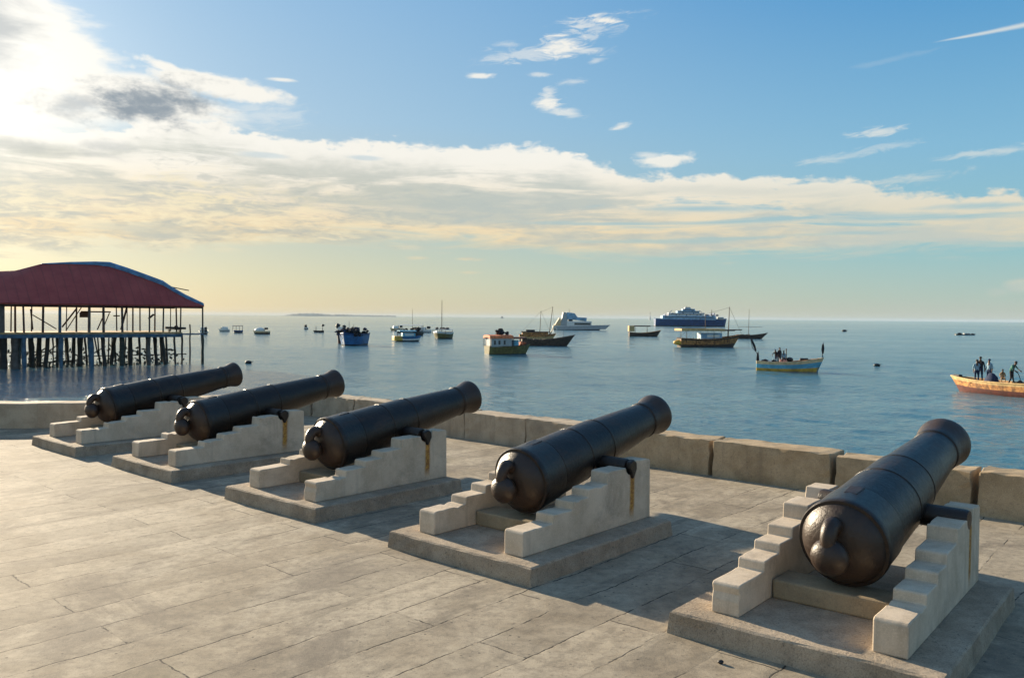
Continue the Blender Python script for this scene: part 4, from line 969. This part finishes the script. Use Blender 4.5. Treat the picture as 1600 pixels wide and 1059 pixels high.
# ------------------------------------------------------------------ people
def person(label, loc, rz, pose='stand', shirt=M_cdark, legs=M_cdark, scale=1.0, hat=None):
    J = {'pel': (0,0,.93), 'sp': (0,.0,1.13), 'ch': (0,0,1.33), 'nk': (0,.01,1.48), 'hd': (0,.02,1.57), 'ht': (0,.02,1.67), 'no': (0,.12,1.59)}
    for s_, n in ((-1, 'l'), (1, 'r')):
        J.update({n+'sh': (s_*.17,0,1.40), n+'el': (s_*.24,-.02,1.14), n+'wr': (s_*.25,.08,.93), n+'pa': (s_*.25,.10,.87),
                  n+'hp': (s_*.09,0,.88), n+'kn': (s_*.11,.03,.49), n+'an': (s_*.12,0,.09), n+'to': (s_*.13,.15,.04)})
    if pose == 'sit':
        dz_ = -.48
        for k in J:
            if k[1:] not in ('kn', 'an', 'to'): J[k] = (J[k][0], J[k][1], J[k][2] + dz_)
        for s_, n in ((-1, 'l'), (1, 'r')):
            J[n+'kn'] = (s_*.14, .40, .48); J[n+'an'] = (s_*.14, .38, .09); J[n+'to'] = (s_*.14, .52, .04)
            J[n+'wr'] = (s_*.14, .28, .58); J[n+'pa'] = (s_*.13, .34, .56)
    if pose == 'work':
        J.update({'ch': (0,.12,1.28), 'nk': (0,.2,1.40), 'hd': (0,.26,1.47), 'ht': (0,.29,1.56), 'no': (0,.37,1.46)})
        for s_, n in ((-1, 'l'), (1, 'r')):
            J[n+'sh'] = (s_*.18,.14,1.34); J[n+'el'] = (s_*.34,.22,1.12); J[n+'wr'] = (s_*.28,.42,1.0); J[n+'pa'] = (s_*.25,.48,.97)
            J[n+'an'] = (s_*.2, -.1*s_, .09); J[n+'to'] = (s_*.22, .05 - .1*s_, .04)
    rad = {'pel': .135, 'sp': .115, 'ch': .135, 'nk': .055, 'hd': .078, 'ht': .075, 'no': .02, 'sh': .062, 'el': .043, 'wr': .028, 'pa': .034, 'hp': .095, 'kn': .06, 'an': .042, 'to': .036}
    edges = [('pel','sp'),('sp','ch'),('ch','nk'),('nk','hd'),('hd','ht'),('hd','no')]
    for n in 'lr': edges += [('ch',n+'sh'),(n+'sh',n+'el'),(n+'el',n+'wr'),(n+'wr',n+'pa'),('pel',n+'hp'),(n+'hp',n+'kn'),(n+'kn',n+'an'),(n+'an',n+'to')]
    for s_, n in ((-1, 'l'), (1, 'r')):
        d = (Vector(J[n+'pa']) - Vector(J[n+'wr'])).normalized(); side = Vector((0, 1, 0)) - d*d.y; side = side.normalized() if side.length > .1 else Vector((1, 0, 0))
        for f, off in enumerate((-.03, -.01, .01, .03)):
            a, b_ = f'{n}f{f}', f'{n}g{f}'; ln = (.055, .065, .062, .05)[f]
            J[a] = tuple(Vector(J[n+'pa']) + d*.045 + side*off); J[b_] = tuple(Vector(J[a]) + d*ln + Vector((-s_*.02, 0, 0)))
            edges += [(n+'pa', a), (a, b_)]; rad[a[1:]] = .010; rad[b_[1:]] = .008
        J[n+'t0'] = tuple(Vector(J[n+'pa']) + side*.045 + d*.0); J[n+'t1'] = tuple(Vector(J[n+'t0']) + side*.02 + d*.035); edges += [(n+'pa', n+'t0'), (n+'t0', n+'t1')]; rad['t0'] = .012; rad['t1'] = .009
    names = list(J); me = bpy.data.meshes.new('person'); me.from_pydata([J[k] for k in names], [(names.index(a), names.index(b_)) for a, b_ in edges], [])
    tmp = bpy.data.objects.new('person_rig', me); C.objects.link(tmp)
    sk = tmp.modifiers.new('skin', 'SKIN'); sk.use_smooth_shade = True; su = tmp.modifiers.new('sub', 'SUBSURF'); su.levels = su.render_levels = 1
    for i, k in enumerate(names):
        r = rad.get(k, rad.get(k[1:], .03)); fl = 1.35 if k in ('pel', 'sp', 'ch') else 1
        me.skin_vertices[0].data[i].radius = (r*fl if k in ('ch', 'sp', 'pel') else r, r); me.skin_vertices[0].data[i].use_root = (k == 'pel')
    dg = bpy.context.evaluated_depsgraph_get(); ev = tmp.evaluated_get(dg); nm = bpy.data.meshes.new_from_object(ev)
    bpy.data.objects.remove(tmp)
    nm.name = 'person'; nm.materials.clear()
    for m_ in (M_skin, shirt, legs): nm.materials.append(m_)
    key = [(Vector(J[k]), k) for k in names]; mids = []
    for a, b_ in edges:
        for t in (.15, .5, .85): mids.append((Vector(J[a]).lerp(Vector(J[b_]), t), a if t < .5 else b_))
    for p in nm.polygons:
        k = min(mids, key=lambda q: (q[0] - p.center).length)[1]; c = k[1:] if k[0] in 'lr' and k not in names[:7] else k
        p.material_index = 2 if c in ('hp', 'kn', 'an', 'pel') else 0 if c in ('nk', 'hd', 'ht', 'no', 'wr', 'pa', 'to') or c[0] in 'fgt' else 1
    o = bpy.data.objects.new('person', nm); C.objects.link(o); o.location = loc; o.rotation_euler = (0, 0, rz); o.scale = (scale,)*3
    tag(o, label, 'person', 'people on the fishing boats')
    mb = MB(); h = Vector(J['ht']); mb.ball(h + Vector((0, -.015, .02)), .093, (1, 1.08, .85), 20); mb.build('hair', hat or M_hair, o, 60)
    return o
def on(b_, x, y, z): return b_.matrix_basis @ Vector((x, y, z))
bpy.context.view_layer.update()
def on_px(b_, px, dz_, lat=0.0):     # point on the boat's centre line that is seen at picture column px
    f = Vector((-math.sin(b_.rotation_euler.z), math.cos(b_.rotation_euler.z), 0)); o = b_.location + Vector((f.y, -f.x, 0))*lat; k = (px-800)/FPX
    s = (k*o.y - o.x)/(f.x - k*f.y); return o + f*s + Vector((0, 0, dz_))
person('person in dark jacket and trousers standing in the tan boat nearest its bow', on_px(b18, 1533, .70), R(150), 'stand', M_cdark, M_cnavy, 1.04)
person('person in pale blue shirt standing just left of the dark jacketed one', on_px(b18, 1527.5, .62, -.25), R(170), 'stand', M_cblue, M_cnavy, .97)
person('person in pale blue shirt and cap behind the dark blue tarpaulin', on_px(b18, 1547, .70), R(120), 'stand', M_cblue, M_cnavy, .97, hat=M_cnavy)
person('small child in tan clothes sitting in the tan boat between two adults', on_px(b18, 1568, .80, .2), R(160), 'sit', M_ctan, M_ctan, .74)
person('person in green shirt bending to work with a rope in the tan boat', on_px(b18, 1582, .70), R(-150), 'work', M_cgreen, M_cdark, 1.0)
o = tag(empty('tarpaulin_heap', on_px(b18, 1551, .66), b18.rotation_euler.z), 'dark blue tarpaulin heaped in the tan boat in front of the people', 'tarpaulin')
def heap(m):
    r0 = None
    for z, r in ((0, .9), (.25, .80), (.5, .62), (.72, .36), (.80, .05)):
        ring = [m.b.verts.new((r*.42*math.cos(a)*random.uniform(.9, 1.1), r*.62*math.sin(a)*random.uniform(.85, 1.15) , z)) for a in (2*math.pi*k/14 for k in range(14))]
        if r0:
            for k in range(14): m.face([r0[k], r0[(k+1) % 14], ring[(k+1) % 14], ring[k]])
        r0 = ring
    m.face(r0)
part(o, 'cloth', M_cnavy, heap, 60)
person('person in black standing in the striped fishing boat left of its middle', on_px(b17, 1218.5, .66), R(200), 'stand', M_cdark, M_cdark, .93)
person('person in black bending in the striped fishing boat at its left middle', on_px(b17, 1213.5, .60, .15), R(140), 'work', M_cdark, M_cnavy, .90)
person('person in pale blue top sitting behind the pink crate in the striped fishing boat', on_px(b17, 1225, .78), R(170), 'sit', M_cblue, M_cdark, .95)
o = part(None, 'oar', M_dwood, lambda m: m.tube([(0, 0, 0), (0, .1, 1.7)], [.03, .05], 6)); o.location = on_px(b17, 1229.5, .5); tag(o, 'dark upright oar standing in the striped fishing boat', 'oar')
o = part(None, 'rope', M_cdark, lambda m: m.tube([(0, 0, 1.15), (.25, 0, .95), (.38, 0, .6), (.42, .0, .35), (.15, 0, .2)], .022, 6)); o.location = on_px(b18, 1587, .55); tag(o, 'dark rope hanging beside the person in green', 'rope')

# ------------------------------------------------------------------ haze
HZ = True
if HZ:
    mb = MB(); mb.box((0, 6900, 8.0), (28600, 14400, 38.0))
    hm = bpy.data.materials.new('sea_haze'); hm.use_nodes = True; t = hm.node_tree; t.nodes.clear()
    pv_ = t.nodes.new('ShaderNodeVolumePrincipled'); pv_.inputs['Color'].default_value = (.55, .76, 1.0, 1); pv_.inputs['Density'].default_value = 0.00004
    pv_.inputs['Anisotropy'].default_value = 0
    oo = t.nodes.new('ShaderNodeOutputMaterial'); t.links.new(pv_.outputs[0], oo.inputs['Volume'])
    hb = mb.build('haze', hm); tag(hb, kind='stuff')
